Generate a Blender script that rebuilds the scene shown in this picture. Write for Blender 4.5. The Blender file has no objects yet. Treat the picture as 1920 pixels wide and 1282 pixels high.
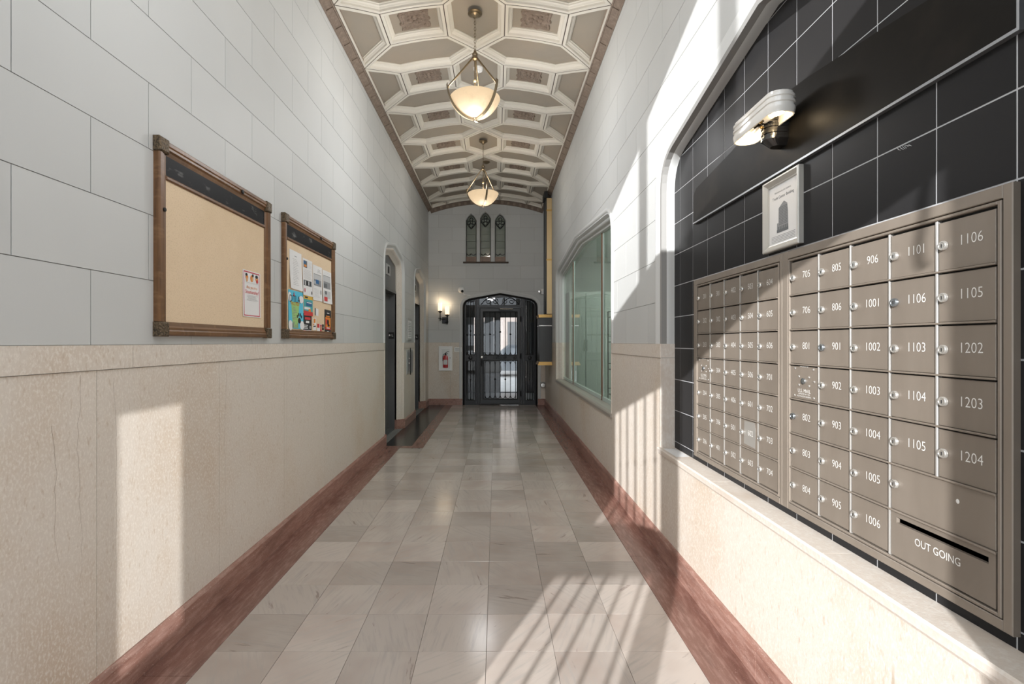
import bpy, bmesh, math, random
from mathutils import Vector
random.seed(7)
PI = math.pi
scene = bpy.context.scene
C = scene.collection

# ------------------------------------------------------------------ camera
EYE = 1.38
cam_d = bpy.data.cameras.new('camera'); cam = bpy.data.objects.new('camera', cam_d); C.objects.link(cam)
cam.location = (0, 0, EYE); cam.rotation_euler = (PI/2, 0, 0)
cam_d.sensor_width = 36; cam_d.lens = 930/1920*36; cam_d.shift_x = 30/1920; cam_d.clip_start = .03; cam_d.clip_end = 200
scene.camera = cam

# ------------------------------------------------------------------ light
SUN_A, SUN_Z = .4656, -.285          # sun travels (+SUN_A, 1, SUN_Z)
world = bpy.data.worlds.new('sky'); scene.world = world; world.use_nodes = True
bg = world.node_tree.nodes['Background']; bg.inputs[0].default_value = (.86, .93, 1.0, 1); bg.inputs[1].default_value = 3.7
def sun(name, d, strength, angle, col):
    l = bpy.data.lights.new(name, 'SUN'); l.energy = strength; l.angle = math.radians(angle); l.color = col
    o = bpy.data.objects.new(name, l); C.objects.link(o)
    o.rotation_euler = Vector(d).to_track_quat('-Z', 'Y').to_euler(); o.location = (-3, -8, 6)
sun('sun', (SUN_A, 1, SUN_Z), 7.6, .45, (1, .995, .985))
sun('sun_reflection_stand_in', (-.867, 1, -.004), 2.5, .6, (1, .995, .98))   # added second sun, standing in for a reflected beam on the left wall
def portal(x0, x1, z0, z1):
    l = bpy.data.lights.new('door_daylight', 'AREA'); l.shape = 'RECTANGLE'; l.size = x1-x0; l.size_y = z1-z0
    l.cycles.is_portal = True
    o = bpy.data.objects.new('door_daylight', l); C.objects.link(o)
    o.location = ((x0+x1)/2, -.6, (z0+z1)/2); o.rotation_euler = (-PI/2, 0, PI)
    o.rotation_euler = Vector((0, 1, 0)).to_track_quat('-Z', 'Y').to_euler()
portal(-1.3, 1.05, 0, 2.4); portal(-1.4, .95, 3.0, 4.2)
vs = scene.view_settings
vs.view_transform = 'Standard'; vs.look = 'None'; vs.gamma = 1; vs.use_curve_mapping = False; vs.exposure = 0.12
scene.cycles.use_denoising = True
scene.cycles.max_bounces = 14; scene.cycles.diffuse_bounces = 11; scene.cycles.glossy_bounces = 4
scene.cycles.transparent_max_bounces = 12; scene.cycles.sample_clamp_indirect = 6
scene.cycles.caustics_reflective = False; scene.cycles.caustics_refractive = False

# ------------------------------------------------------------------ materials
def srgb(r, g, b):
    return tuple(((c/255)/12.92 if c/255 <= .04045 else ((c/255+.055)/1.055)**2.4) for c in (r, g, b))
MATS = {}
def mat(name, col, rough=.5, metal=0, spec=.5, var=(), bump=None, rnd=0, coords='pos', emit=None, spin=False, coat=0):
    """var: list of (colour, (sx,sy,sz), low, high, detail) noise overlays"""
    m = bpy.data.materials.new(name); m.use_nodes = True; nt = m.node_tree; N = nt.nodes; L = nt.links
    b = N['Principled BSDF']
    b.inputs['Base Color'].default_value = (*col, 1); b.inputs['Roughness'].default_value = rough
    b.inputs['Metallic'].default_value = metal; b.inputs['Specular IOR Level'].default_value = spec
    if coat: b.inputs['Coat Weight'].default_value = coat; b.inputs['Coat Roughness'].default_value = .08
    if emit:
        b.inputs['Emission Color'].default_value = (*emit[0], 1); b.inputs['Emission Strength'].default_value = emit[1]
    if var or bump or rnd:
        oi = N.new('ShaderNodeObjectInfo')
        if coords == 'pos':
            vec = N.new('ShaderNodeNewGeometry').outputs['Position']
        else:
            tc = N.new('ShaderNodeTexCoord'); add = N.new('ShaderNodeVectorMath'); add.operation = 'ADD'
            mul = N.new('ShaderNodeVectorMath'); mul.operation = 'SCALE'; mul.inputs['Scale'].default_value = 37
            comb = N.new('ShaderNodeCombineXYZ')
            for k in range(3): L.new(oi.outputs['Random'], comb.inputs[k])
            L.new(comb.outputs[0], mul.inputs[0])
            src = tc.outputs['Object']
            if spin:
                vr = N.new('ShaderNodeVectorRotate'); vr.rotation_type = 'Z_AXIS'
                am = N.new('ShaderNodeMath'); am.operation = 'MULTIPLY'; am.inputs[1].default_value = 2.6
                L.new(oi.outputs['Random'], am.inputs[0]); L.new(am.outputs[0], vr.inputs['Angle']); L.new(src, vr.inputs['Vector']); src = vr.outputs[0]
            L.new(src, add.inputs[0]); L.new(mul.outputs[0], add.inputs[1]); vec = add.outputs[0]
        cur = None
        def mixin(fac, colB, blend='MIX'):
            nonlocal cur
            mx = N.new('ShaderNodeMix'); mx.data_type = 'RGBA'; mx.blend_type = blend
            L.new(fac, mx.inputs['Factor'])
            if cur is None: mx.inputs['A'].default_value = (*col, 1)
            else: L.new(cur, mx.inputs['A'])
            mx.inputs['B'].default_value = (*colB, 1); cur = mx.outputs['Result']
        for (c2, sc, lo, hi, det) in var:
            mp = N.new('ShaderNodeMapping'); mp.inputs['Scale'].default_value = sc; L.new(vec, mp.inputs['Vector'])
            nz = N.new('ShaderNodeTexNoise'); nz.inputs['Scale'].default_value = 1; nz.inputs['Detail'].default_value = det
            nz.inputs['Roughness'].default_value = .6; L.new(mp.outputs[0], nz.inputs['Vector'])
            mr = N.new('ShaderNodeMapRange'); mr.inputs['From Min'].default_value = lo; mr.inputs['From Max'].default_value = hi
            L.new(nz.outputs['Fac'], mr.inputs['Value']); mixin(mr.outputs[0], c2)
        if rnd:
            hs = N.new('ShaderNodeHueSaturation')
            mr = N.new('ShaderNodeMapRange'); mr.inputs['To Min'].default_value = 1-rnd; mr.inputs['To Max'].default_value = 1+rnd*.7
            L.new(oi.outputs['Random'], mr.inputs['Value']); L.new(mr.outputs[0], hs.inputs['Value'])
            if cur is None: hs.inputs['Color'].default_value = (*col, 1)
            else: L.new(cur, hs.inputs['Color'])
            cur = hs.outputs[0]
        if cur is not None: L.new(cur, b.inputs['Base Color'])
        if bump:
            mp = N.new('ShaderNodeMapping'); mp.inputs['Scale'].default_value = bump[0]; L.new(vec, mp.inputs['Vector'])
            nz = N.new('ShaderNodeTexNoise'); nz.inputs['Scale'].default_value = 1; nz.inputs['Detail'].default_value = 4
            L.new(mp.outputs[0], nz.inputs['Vector'])
            bp = N.new('ShaderNodeBump'); bp.inputs['Strength'].default_value = bump[1]; bp.inputs['Distance'].default_value = bump[2]
            L.new(nz.outputs['Fac'], bp.inputs['Height']); L.new(bp.outputs[0], b.inputs['Normal'])
    MATS[name] = m; return m
def glass(name, tint=(1, 1, 1), rough=.0, extra=None, haze=None):
    m = bpy.data.materials.new(name); m.use_nodes = True; nt = m.node_tree; N = nt.nodes; L = nt.links
    N.remove(N['Principled BSDF']); out = N['Material Output']
    tr = N.new('ShaderNodeBsdfTransparent'); tr.inputs[0].default_value = (*tint, 1)
    gl = N.new('ShaderNodeBsdfGlossy'); gl.inputs['Roughness'].default_value = rough
    ge = N.new('ShaderNodeNewGeometry'); dt = N.new('ShaderNodeVectorMath'); dt.operation = 'DOT_PRODUCT'
    L.new(ge.outputs['Incoming'], dt.inputs[0]); L.new(ge.outputs['Normal'], dt.inputs[1]); src = dt.outputs['Value']
    for op, val, rev in (('ABSOLUTE', 0, False), ('SUBTRACT', 1, True), ('POWER', 5, False), ('MULTIPLY', .94, False), ('ADD', .05, False)):   # Schlick reflectance of a pane, same from both sides
        fr = N.new('ShaderNodeMath'); fr.operation = op
        if op == 'ABSOLUTE': L.new(src, fr.inputs[0])
        else: L.new(src, fr.inputs[1 if rev else 0]); fr.inputs[0 if rev else 1].default_value = val
        src = fr.outputs[0]
    mx = N.new('ShaderNodeMixShader'); L.new(fr.outputs[0], mx.inputs[0]); L.new(gl.outputs[0], mx.inputs[2])
    if haze:
        df = N.new('ShaderNodeBsdfDiffuse'); df.inputs[0].default_value = (*haze[0], 1)
        m2 = N.new('ShaderNodeMixShader'); m2.inputs[0].default_value = haze[1]
        L.new(tr.outputs[0], m2.inputs[1]); L.new(df.outputs[0], m2.inputs[2]); L.new(m2.outputs[0], mx.inputs[1])
    else: L.new(tr.outputs[0], mx.inputs[1])
    L.new(mx.outputs[0], out.inputs[0]); MATS[name] = m; return m

M = MATS
mat('white_paint', (.575, .585, .58), .55, spec=.3, rnd=.035, bump=((30, 30, 30), .12, .002), var=[((.55, .56, .555), (1.2, 1.2, 1.2), .4, .7, 2)])
mat('trim_paint', (.62, .63, .625), .5, spec=.35, bump=((25, 25, 25), .15, .002))
mat('joint', (.30, .295, .285), .9)
mat('limestone', (.69, .625, .555), .42, spec=.35, rnd=.04, bump=((170, 170, 110), .3, .002),
    var=[((.60, .47, .35), (1.6, 1.1, .9), .46, .72, 5), ((.68, .62, .56), (1.1, .8, .5), .5, .7, 3), ((.77, .71, .64), (120, 120, 75), .48, .66, 3), ((.57, .47, .375), (70, 70, 24), .58, .76, 3),
         ((.50, .41, .32), (9, 9, .4), .70, .715, 5)])
mat('limestone_pale', (.70, .63, .56), .5, spec=.35, bump=((140, 140, 60), .25, .002), var=[((.76, .71, .65), (80, 80, 40), .45, .65, 3), ((.62, .53, .45), (4, 4, 2), .52, .75, 3)])
mat('red_granite', (.33, .175, .138), .3, spec=.5, rnd=.07, bump=((120, 120, 120), .15, .001),
    var=[((.44, .27, .225), (60, 9, 60), .45, .65, 4), ((.19, .09, .07), (14, 2.2, 14), .5, .75, 4), ((.60, .45, .39), (260, 90, 260), .62, .72, 2)])
mat('red_granite_dark', (.21, .105, .082), .26, spec=.5, rnd=.07, var=[((.29, .165, .135), (60, 9, 60), .45, .65, 4), ((.135, .062, .048), (14, 2.2, 14), .5, .75, 4), ((.40, .27, .23), (260, 90, 260), .64, .74, 2)])
mat('crack_line', (.36, .29, .23), .9)
mat('floor_tile', (.49, .435, .395), .16, spec=.5, rnd=.17, coords='obj', spin=True,
    var=[((.41, .34, .30), (2.2, 2.2, 2.2), .45, .72, 3), ((.42, .38, .35), (5, 55, 5), .5, .7, 4), ((.31, .26, .235), (3.4, 26, 3), .655, .70, 6)])
mat('grout', (.22, .195, .175), .7)
mat('black_stone', (.022, .021, .02), .22, spec=.5, var=[((.045, .042, .04), (6, 6, 6), .45, .75, 5)])
mat('coffer_paint', (.68, .645, .575), .5, spec=.3)
mat('coffer_panel', (.33, .293, .245), .6, spec=.25, rnd=.03, var=[((.36, .305, .245), (2.5, 2.5, 2.5), .4, .7, 2)])
mat('plaster_brown', (.215, .165, .13), .6, spec=.3, bump=((40, 40, 40), .5, .01), var=[((.28, .22, .175), (25, 25, 25), .45, .7, 3)])
mat('cornice_panel', (.17, .13, .105), .65, spec=.25)
mat('dark_line', (.075, .055, .042), .8)
mat('oak', (.175, .085, .035), .38, spec=.45, bump=((30, 30, 160), .15, .001), var=[((.10, .048, .02), (50, 50, 4), .45, .7, 4), ((.24, .13, .06), (9, 9, 30), .55, .75, 3)])
mat('oak_cross', (.175, .085, .035), .38, spec=.45, var=[((.10, .048, .02), (50, 4, 50), .45, .7, 4), ((.24, .13, .06), (9, 30, 9), .55, .75, 3)])
mat('carved_brass', (.155, .11, .065), .45, metal=.45, bump=((110, 110, 110), .9, .006), var=[((.055, .04, .025), (120, 120, 120), .45, .6, 2)])
mat('cork', (.77, .61, .43), .85, spec=.15, bump=((220, 220, 220), .3, .002), var=[((.71, .55, .37), (2.2, 2.2, 2.2), .45, .7, 4), ((.66, .51, .34), (150, 150, 150), .52, .7, 2)])
mat('header_black', (.005, .005, .006), .45, spec=.08, var=[((.25, .25, .24), (6, 9, 22), .58, .80, 5)])
mat('black_tile', (.027, .0265, .0275), .33, spec=.06, rnd=.15, bump=((60, 60, 60), .06, .001))
mat('tile_grout', (.50, .51, .53), .8)
mat('black_panel', (.010, .0088, .0075), .45, spec=.07, bump=((90, 90, 90), .1, .001), var=[((.018, .015, .012), (5, 5, 5), .5, .8, 4)])
mat('panel_edge', (.35, .36, .38), .35, metal=.8)
mat('box_bronze', (.235, .198, .163), .42, metal=.2, spec=.5, rnd=.05, var=[((.265, .225, .187), (9, 9, 2), .4, .7, 3)], bump=((200, 200, 20), .03, .001))
mat('box_rail', (.62, .60, .57), .3, metal=.7)
mat('slot_dark', (.008, .008, .008), .6)
mat('nickel', (.72, .71, .68), .25, metal=.8)
mat('steel_blue', (.45, .5, .55), .2, metal=.95)
mat('number_white', (.80, .79, .76), .5)
mat('worn_metal', (.42, .40, .37), .4, metal=.4)
mat('black_porcelain', (.01, .01, .011), .08, spec=.6, coat=.6)
mat('white_porcelain', (.82, .80, .76), .15, spec=.5, coat=.4)
mat('bulb', (.9, .85, .75), .3, emit=((1, .74, .42), 2.2))
mat('silver_frame', (.60, .585, .545), .3, metal=.35)
mat('paper', (.80, .80, .80), .7, spec=.2)
mat('print_black', (.02, .02, .022), .6); mat('print_grey', (.28, .285, .295), .7); mat('print_mid', (.14, .15, .16), .7)
mat('print_light', (.55, .56, .57), .7); mat('print_red', (.62, .05, .05), .6); mat('print_orange', (.75, .25, .03), .6)
mat('print_crimson', (.55, .06, .09), .6); mat('print_blue', (.10, .55, .75), .6); mat('print_green', (.36, .62, .22), .6)
mat('print_teal', (.08, .40, .42), .6); mat('print_yellow', (.75, .48, .08), .6); mat('print_skin', (.70, .38, .18), .6); mat('print_deepblue', (.03, .13, .3), .6)
mat('iron', (.013, .013, .014), .36, metal=.3, spec=.5, bump=((60, 60, 60), .1, .001))
mat('iron_light', (.035, .036, .037), .4, metal=.3)
mat('elevator_steel', (.15, .152, .153), .38, metal=.25, var=[((.085, .087, .09), (3, 3, .6), .4, .7, 3)])
mat('elevator_steel_light', (.17, .175, .178), .35, metal=.5)
mat('plate_grey', (.40, .40, .39), .4)
mat('lamp_bronze', (.235, .185, .12), .3, metal=.85)
mat('brass', (.62, .38, .13), .3, metal=.75)
mat('brass_pale', (.66, .50, .28), .35, metal=.55)
mat('chute_box', (.055, .055, .055), .35, metal=.4)
mat('cabinet_white', (.90, .90, .90), .4)
mat('extinguisher_red', (.55, .015, .02), .25, coat=.3)
mat('plastic_white', (.90, .90, .89), .4)
mat('candle_glass', (.85, .78, .65), .5, emit=((1, .76, .5), 1.3))
mat('bowl_glass', (.26, .20, .13), .35, spec=.3, emit=((1, .74, .46), .62), coords='obj', var=[((.14, .10, .06), (9, 9, 9), .5, .75, 4)])
mat('office_wall', (.60, .64, .60), .7); mat('office_cabinet', (.64, .67, .64), .5); mat('office_floor', (.25, .24, .22), .6)
mat('office_fill_emission', (.9, .9, .9), .5, emit=((.96, 1, .97), 8.5))
mat('mullion_bronze', (.20, .085, .035), .4, metal=.3)
mat('pane_edge', (.55, .66, .62), .3)
mat('vestibule_wall', (.10, .10, .10), .6); mat('vestibule_floor', (.42, .42, .41), .35); mat('frosted', (.55, .57, .57), .5)
mat('pavement', (.42, .41, .39), .85, var=[((.36, .35, .33), (3, 3, 3), .4, .7, 4)])
mat('facade', (.42, .36, .32), .8, var=[((.36, .30, .27), (2, 2, 2), .4, .7, 3)])
mat('car_paint', (.10, .11, .12), .25, coat=.5); mat('sill_metal', (.42, .39, .35), .4, metal=.3)
glass('door_glass', (.40, .41, .42), .02); glass('office_glass', (.72, .84, .76), .0, haze=((.52, .60, .54), .28))
glass('picture_glass', (.97, .98, .98), .02); glass('entry_glass', (.97, .97, .97), .0)
def stained():
    m = bpy.data.materials.new('stained_glass'); m.use_nodes = True; N = m.node_tree.nodes; L = m.node_tree.links
    N.remove(N['Principled BSDF']); out = N['Material Output']
    g = N.new('ShaderNodeNewGeometry'); mp = N.new('ShaderNodeMapping'); mp.inputs['Scale'].default_value = (5, 5, 34)
    L.new(g.outputs['Position'], mp.inputs[0]); nz = N.new('ShaderNodeTexNoise'); nz.inputs['Scale'].default_value = 1; nz.inputs['Detail'].default_value = 3
    L.new(mp.outputs[0], nz.inputs['Vector']); mx = N.new('ShaderNodeMix'); mx.data_type = 'RGBA'
    mx.inputs['A'].default_value = (.030, .034, .026, 1); mx.inputs['B'].default_value = (.055, .061, .047, 1); L.new(nz.outputs['Fac'], mx.inputs['Factor'])
    tl = N.new('ShaderNodeBsdfTranslucent'); L.new(mx.outputs['Result'], tl.inputs[0])
    gl = N.new('ShaderNodeBsdfGlossy'); gl.inputs['Roughness'].default_value = .08
    df = N.new('ShaderNodeBsdfDiffuse'); df.inputs[0].default_value = (.12, .13, .11, 1)
    a = N.new('ShaderNodeMixShader'); a.inputs[0].default_value = .5; L.new(tl.outputs[0], a.inputs[1]); L.new(df.outputs[0], a.inputs[2])
    s = N.new('ShaderNodeMixShader'); s.inputs[0].default_value = .10; L.new(a.outputs[0], s.inputs[1]); L.new(gl.outputs[0], s.inputs[2]); L.new(s.outputs[0], out.inputs[0])
    MATS['stained_glass'] = m
stained()

# ------------------------------------------------------------------ text outlines (all made before the scene fills up)
TXT = {}
def make_text(strings):
    for s in strings:
        cu = bpy.data.curves.new('txt', 'FONT'); cu.body = s; cu.size = 1; cu.align_x = 'CENTER'; cu.align_y = 'CENTER'; cu.resolution_u = 3; cu.offset = -.011 if s[0].isdigit() else 0
        o = bpy.data.objects.new('txt', cu); C.objects.link(o); bpy.context.view_layer.update()
        me = bpy.data.meshes.new_from_object(o.evaluated_get(bpy.context.evaluated_depsgraph_get()))
        TXT[s] = ([tuple(v.co[:2]) for v in me.vertices], [tuple(p.vertices) for p in me.polygons])
        bpy.data.objects.remove(o); bpy.data.curves.remove(cu); bpy.data.meshes.remove(me)
LEFT_COLS = [['201', '202', '203', 'US', '204', '205', '206'], ['301', '302', '303', '304', '305', '306', '401'],
             ['402', '403', '404', '405', '406', '501', '502'], ['503', '504', '505', '506', '601', '602', '603'],
             ['604', '605', '606', '701', '702', '703', '704']]
RIGHT_COLS = [['705', '706', '801', 'US', '802', '803', '804'], ['805', '806', '901', '902', '903', '904', '905'],
              ['906', '1001', '1002', '1003', '1004', '1005', '1006'], ['1101', '1106', '1103', '1104', '1105'], ['1106', '1105', '1202', '1203', '1204']]
make_text(sorted({s for c in LEFT_COLS+RIGHT_COLS for s in c if s != 'US'}) +
          ['OUT GOING', 'U.S. MAIL', 'APPROVED BY THE', 'POSTMASTER GENERAL', 'Are you in a', 'Situationship?', 'DTLA', 'FALL FEST', 'L',
           'Trade Center Building', 'Welcome to the historic'])

# ------------------------------------------------------------------ mesh helpers
class MB:
    def __init__(s): s.v = []; s.f = []
    def face(s, pts):
        n = len(s.v); s.v += [tuple(p) for p in pts]; s.f.append(tuple(range(n, n+len(pts))))
    def grid(s, rings, closed=False, capa=False, capb=False):
        n = len(s.v); k = len(rings[0])
        for r in rings: s.v += [tuple(p) for p in r]
        for i in range(len(rings)-1):
            for j in range(k if closed else k-1):
                a = n+i*k+j; b = n+i*k+(j+1) % k
                s.f.append((a, b, b+k, a+k))
        if capa: s.f.append(tuple(n+j for j in range(k)))
        if capb: s.f.append(tuple(n+(len(rings)-1)*k+j for j in range(k)))
    def box(s, x0, x1, y0, y1, z0, z1):
        s.prism([(x0, y0), (x1, y0), (x1, y1), (x0, y1)], lambda u, v, w: (u, v, w), z0, z1)
    def prism(s, poly, m, w0, w1):
        s.grid([[m(u, v, w0) for u, v in poly], [m(u, v, w1) for u, v in poly]], True, True, True)
    def slab(s, u0, u1, v0, v1, w0, w1, m, c=.002):        # chamfered front edge
        r = lambda d, w: [m(u0+d, v0+d, w), m(u1-d, v0+d, w), m(u1-d, v1-d, w), m(u0+d, v1-d, w)]
        s.grid([r(0, w0), r(0, w1-c), r(c, w1)], True, True, True)
    def tube(s, path, r, n=8, caps=True):
        P = [Vector(p) for p in path]; rr = r if isinstance(r, (list, tuple)) else [r]*len(P)
        rings = []; up = None
        for i, p in enumerate(P):
            t = (P[min(i+1, len(P)-1)]-P[max(i-1, 0)]).normalized()
            if up is None:
                up = Vector((0, 0, 1)) if abs(t.z) < .9 else Vector((1, 0, 0))
            a = t.cross(up).normalized(); up = a.cross(t).normalized()
            rings.append([p+a*(rr[i]*math.cos(2*PI*k/n))+up*(rr[i]*math.sin(2*PI*k/n)) for k in range(n)])
        s.grid(rings, True, caps, caps)
    def lathe(s, prof, c, axis='z', n=24):
        c = Vector(c); rings = []
        for r, h in prof:
            ring = []
            for k in range(n):
                a = 2*PI*k/n; x, y = max(r, .0004)*math.cos(a), max(r, .0004)*math.sin(a)
                ring.append(c+Vector({'z': (x, y, h), 'y': (x, h, y), 'x': (h, x, y)}[axis]))
            rings.append(ring)
        s.grid(rings, True, True, True)
    def ball(s, c, r, n=10, sz=None):
        sz = sz or (1, 1, 1); c = Vector(c); rings = []
        for i in range(n//2+1):
            t = PI*i/(n//2); rad = max(math.sin(t), .01)
            rings.append([c+Vector((r*sz[0]*rad*math.cos(2*PI*k/n), r*sz[1]*rad*math.sin(2*PI*k/n), r*sz[2]*math.cos(t))) for k in range(n)])
        s.grid(rings, True, True, True)
    def text(s, t, size, cu, cv, w, m, sx=1, aspect=1):
        vs_, fs = TXT[t]; n = len(s.v)
        s.v += [m(cu+sx*x*size*aspect, cv+y*size, w) for x, y in vs_]; s.f += [tuple(n+i for i in f) for f in fs]
    def mesh(s, name, mt, org=(0, 0, 0), smooth=None, recalc=True):
        me = bpy.data.meshes.new(name)
        me.from_pydata([(x-org[0], y-org[1], z-org[2]) for x, y, z in s.v], [], s.f)
        if recalc:
            bm = bmesh.new(); bm.from_mesh(me); bmesh.ops.recalc_face_normals(bm, faces=bm.faces); bm.to_mesh(me); bm.free()
        if smooth:
            for p in me.polygons: p.use_smooth = True
            me.set_sharp_from_angle(angle=math.radians(smooth))
        me.materials.append(M[mt]); return me
    def centre(s):
        xs, ys, zs = zip(*s.v); return ((min(xs)+max(xs))/2, (min(ys)+max(ys))/2, min(zs))
ORG = {}
def tag(o, label=None, cat=None, group=None, kind=None):
    if label: o['label'] = label
    if cat: o['category'] = cat
    if group: o['group'] = group
    if kind: o['kind'] = kind
    return o
def thing(name, label, cat, loc, group=None, kind=None):
    o = bpy.data.objects.new(name, None); C.objects.link(o); o.location = loc; o.empty_display_size = .1
    ORG[o] = Vector(loc); return tag(o, label, cat, group, kind)
def part(name, mb, mt, parent, label=None, smooth=None):
    org = ORG[parent]; o = bpy.data.objects.new(name, mb.mesh(name, mt, org, smooth)); C.objects.link(o)
    o.parent = parent; ORG[o] = org
    if label: o['label'] = label
    return o
def piece(name, mb, mt, parent, smooth=None, label=None):
    """a part with its own origin (so random colour and object coordinates differ per piece)"""
    c = mb.centre(); o = bpy.data.objects.new(name, mb.mesh(name, mt, c, smooth)); C.objects.link(o)
    o.parent = parent; o.location = Vector(c)-ORG[parent]; ORG[o] = Vector(c)
    if label: o['label'] = label
    return o
def inst(name, me, loc, parent):
    o = bpy.data.objects.new(name, me); C.objects.link(o); o.parent = parent; o.location = Vector(loc)-ORG[parent]; ORG[o] = Vector(loc); return o
def solo(name, mb, mt, label, cat, group=None, kind=None, smooth=None):
    c = mb.centre(); o = bpy.data.objects.new(name, mb.mesh(name, mt, c, smooth)); C.objects.link(o); o.location = c; ORG[o] = Vector(c)
    return tag(o, label, cat, group, kind)
def B(*a):
    m = MB(); m.box(*a); return m
def T(path, r, n=8):
    m = MB(); m.tube(path, r, n); return m

# 2-D polygon helpers
def area(p): return .5*sum(p[i][0]*p[(i+1) % len(p)][1]-p[(i+1) % len(p)][0]*p[i][1] for i in range(len(p)))
def ccw(p): return p if area(p) > 0 else p[::-1]
def clip(p, a, b, keep_left=True):
    sgn = 1 if keep_left else -1; out = []
    d = lambda q: sgn*((b[0]-a[0])*(q[1]-a[1])-(b[1]-a[1])*(q[0]-a[0]))
    for i in range(len(p)):
        q, r = p[i], p[(i+1) % len(p)]; dq, dr = d(q), d(r)
        if dq >= -1e-9: out.append(q)
        if (dq > 1e-9 and dr < -1e-9) or (dq < -1e-9 and dr > 1e-9):
            t = dq/(dq-dr); out.append((q[0]+t*(r[0]-q[0]), q[1]+t*(r[1]-q[1])))
    return out if len(out) > 2 and abs(area(out)) > 1e-6 else []
def subtract(polys, hole):
    hole = ccw(hole); res = []
    for p in polys:
        rem = ccw(p); outs = []
        for i in range(len(hole)):
            a, b = hole[i], hole[(i+1) % len(hole)]
            o = clip(rem, a, b, False)
            if o: outs.append(o)
            rem = clip(rem, a, b, True)
            if not rem: break
        res += outs if rem else [p]
    return res
def intersect(p, conv):
    conv = ccw(conv); p = ccw(p)
    for i in range(len(conv)):
        p = clip(p, conv[i], conv[(i+1) % len(conv)], True)
        if not p: return []
    return p
def rect(u0, u1, v0, v1): return [(u0, v0), (u1, v0), (u1, v1), (u0, v1)]
def inset(poly, ds):
    poly = ccw(poly); n = len(poly); lines = []
    ds = ds if isinstance(ds, (list, tuple)) else [ds]*n
    for i in range(n):
        a, b = poly[i], poly[(i+1) % n]; dx, dy = b[0]-a[0], b[1]-a[1]; l = math.hypot(dx, dy)
        nx, ny = -dy/l, dx/l; lines.append(((a[0]+nx*ds[i], a[1]+ny*ds[i]), (dx/l, dy/l)))
    out = []
    for i in range(n):
        (p, d), (q, e) = lines[i-1], lines[i]; det = d[0]*e[1]-d[1]*e[0]
        if abs(det) < 1e-6: out.append(q); continue
        t = ((q[0]-p[0])*e[1]-(q[1]-p[1])*e[0])/det; out.append((p[0]+d[0]*t, p[1]+d[1]*t))
    return out
def offset_path(path, d):
    n = len(path); out = []
    nr = []
    for i in range(n-1):
        dx, dy = path[i+1][0]-path[i][0], path[i+1][1]-path[i][1]; l = math.hypot(dx, dy); nr.append((dy/l, -dx/l))
    for i in range(n):
        a = nr[max(i-1, 0)]; b = nr[min(i, n-2)]; mx, my = a[0]+b[0], a[1]+b[1]; k = 2/(mx*mx+my*my)
        out.append((path[i][0]+mx*k*d, path[i][1]+my*k*d))
    return out
def tudor(u0, u1, zb, zs, r, zsh, za, extra=None):
    mid = (u0+u1)/2; sl = (za-zsh)/(mid-u0-r); zc = zsh-sl*r; L_ = [(u0, zb)]
    if extra: L_.append((u0, extra))
    for k in range(7):
        t = k/6; L_.append((u0+t*t*r, (1-t)**2*zs+2*t*(1-t)*zc+t*t*zsh))
    return L_+[(mid, za)]+[(u0+u1-u, v) for u, v in L_[::-1]]
def sweep(mb, path, prof, m):
    mb.grid([[m(u, v, w) for u, v in offset_path(path, d)] for d, w in prof])

XL, XR, YE, Y0 = -1.484, 1.08, 10.88, -.5
mL = lambda u, v, w: (XL+w, u, v)
mR = lambda u, v, w: (XR-w, u, v)
mE = lambda u, v, w: (u, YE-w, v)
mF = lambda u, v, w: (u, Y0+w, v)
WAIN = 1.368; RAILB = 1.275
SPRING = 4.237; CEDGE = 4.285; CROWN = 4.48; XC = -.2; HALF = 1.2
RV = (HALF**2+(CROWN-CEDGE)**2)/(2*(CROWN-CEDGE)); ARC = RV*math.asin(HALF/RV)
def vault(x, y, d): a = x/RV; return (XC+(RV+d)*math.sin(a), y, CROWN-RV+(RV+d)*math.cos(a))

# ================================================================== FLOOR
fl = solo('floor', B(-2.2, 1.08, Y0, YE+.05, -.12, -.008), 'grout', 'polished pale pink and grey stone tile floor with red border', 'floor', kind='structure')
TS = .303; TX0 = -.043-4*TS; TY0 = 2.516-TS*9
tile = MB(); tile.slab(-TS/2+.0008, TS/2-.0008, -TS/2+.0008, TS/2-.0008, -.02, 0, lambda u, v, w: (u, v, w), .0008)
tile_me = tile.mesh('tile', 'floor_tile')
SLAB_Y = 6.42
for j in range(40):
    for i in range(7):
        x, y = TX0+(i+.5)*TS, TY0+(j+.5)*TS
        if y-TS/2 < Y0-.25 or y+TS/2 > YE+.2: continue
        if i == 0 and y > SLAB_Y: continue
        inst('tile', tile_me, (x, y, 0), fl)
bx = TX0+7*TS
def border(x0, x1, y0, y1, mt='red_granite_dark'):
    m = MB(); m.slab(x0+.0008, x1-.0008, y0+.0008, y1-.0008, -.02, 0, lambda u, v, w: (u, v, w), .0008); piece('border_stone', m, mt, fl)
ys = [Y0, .9, 2.05, 3.3, 4.55, 5.6, SLAB_Y]
for a, b in zip(ys, ys[1:]): border(XL, TX0, a, b)
ys = [Y0, .7, 1.95, 3.2, 4.5, 5.8, 7.1, 8.4, 9.7, YE]
for a, b in zip(ys, ys[1:]): border(bx, XR, a, b)
border(XL, TX0+TS, SLAB_Y, SLAB_Y+.17)
for a, b in zip([SLAB_Y+.17, 8.0, 9.4], [8.0, 9.4, YE]): border(-1.12, TX0+TS, a, b)
for a, b in zip([SLAB_Y+.17, 8.5], [8.5, YE]): border(-1.75, -1.12, a, b, 'black_stone')

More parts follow.
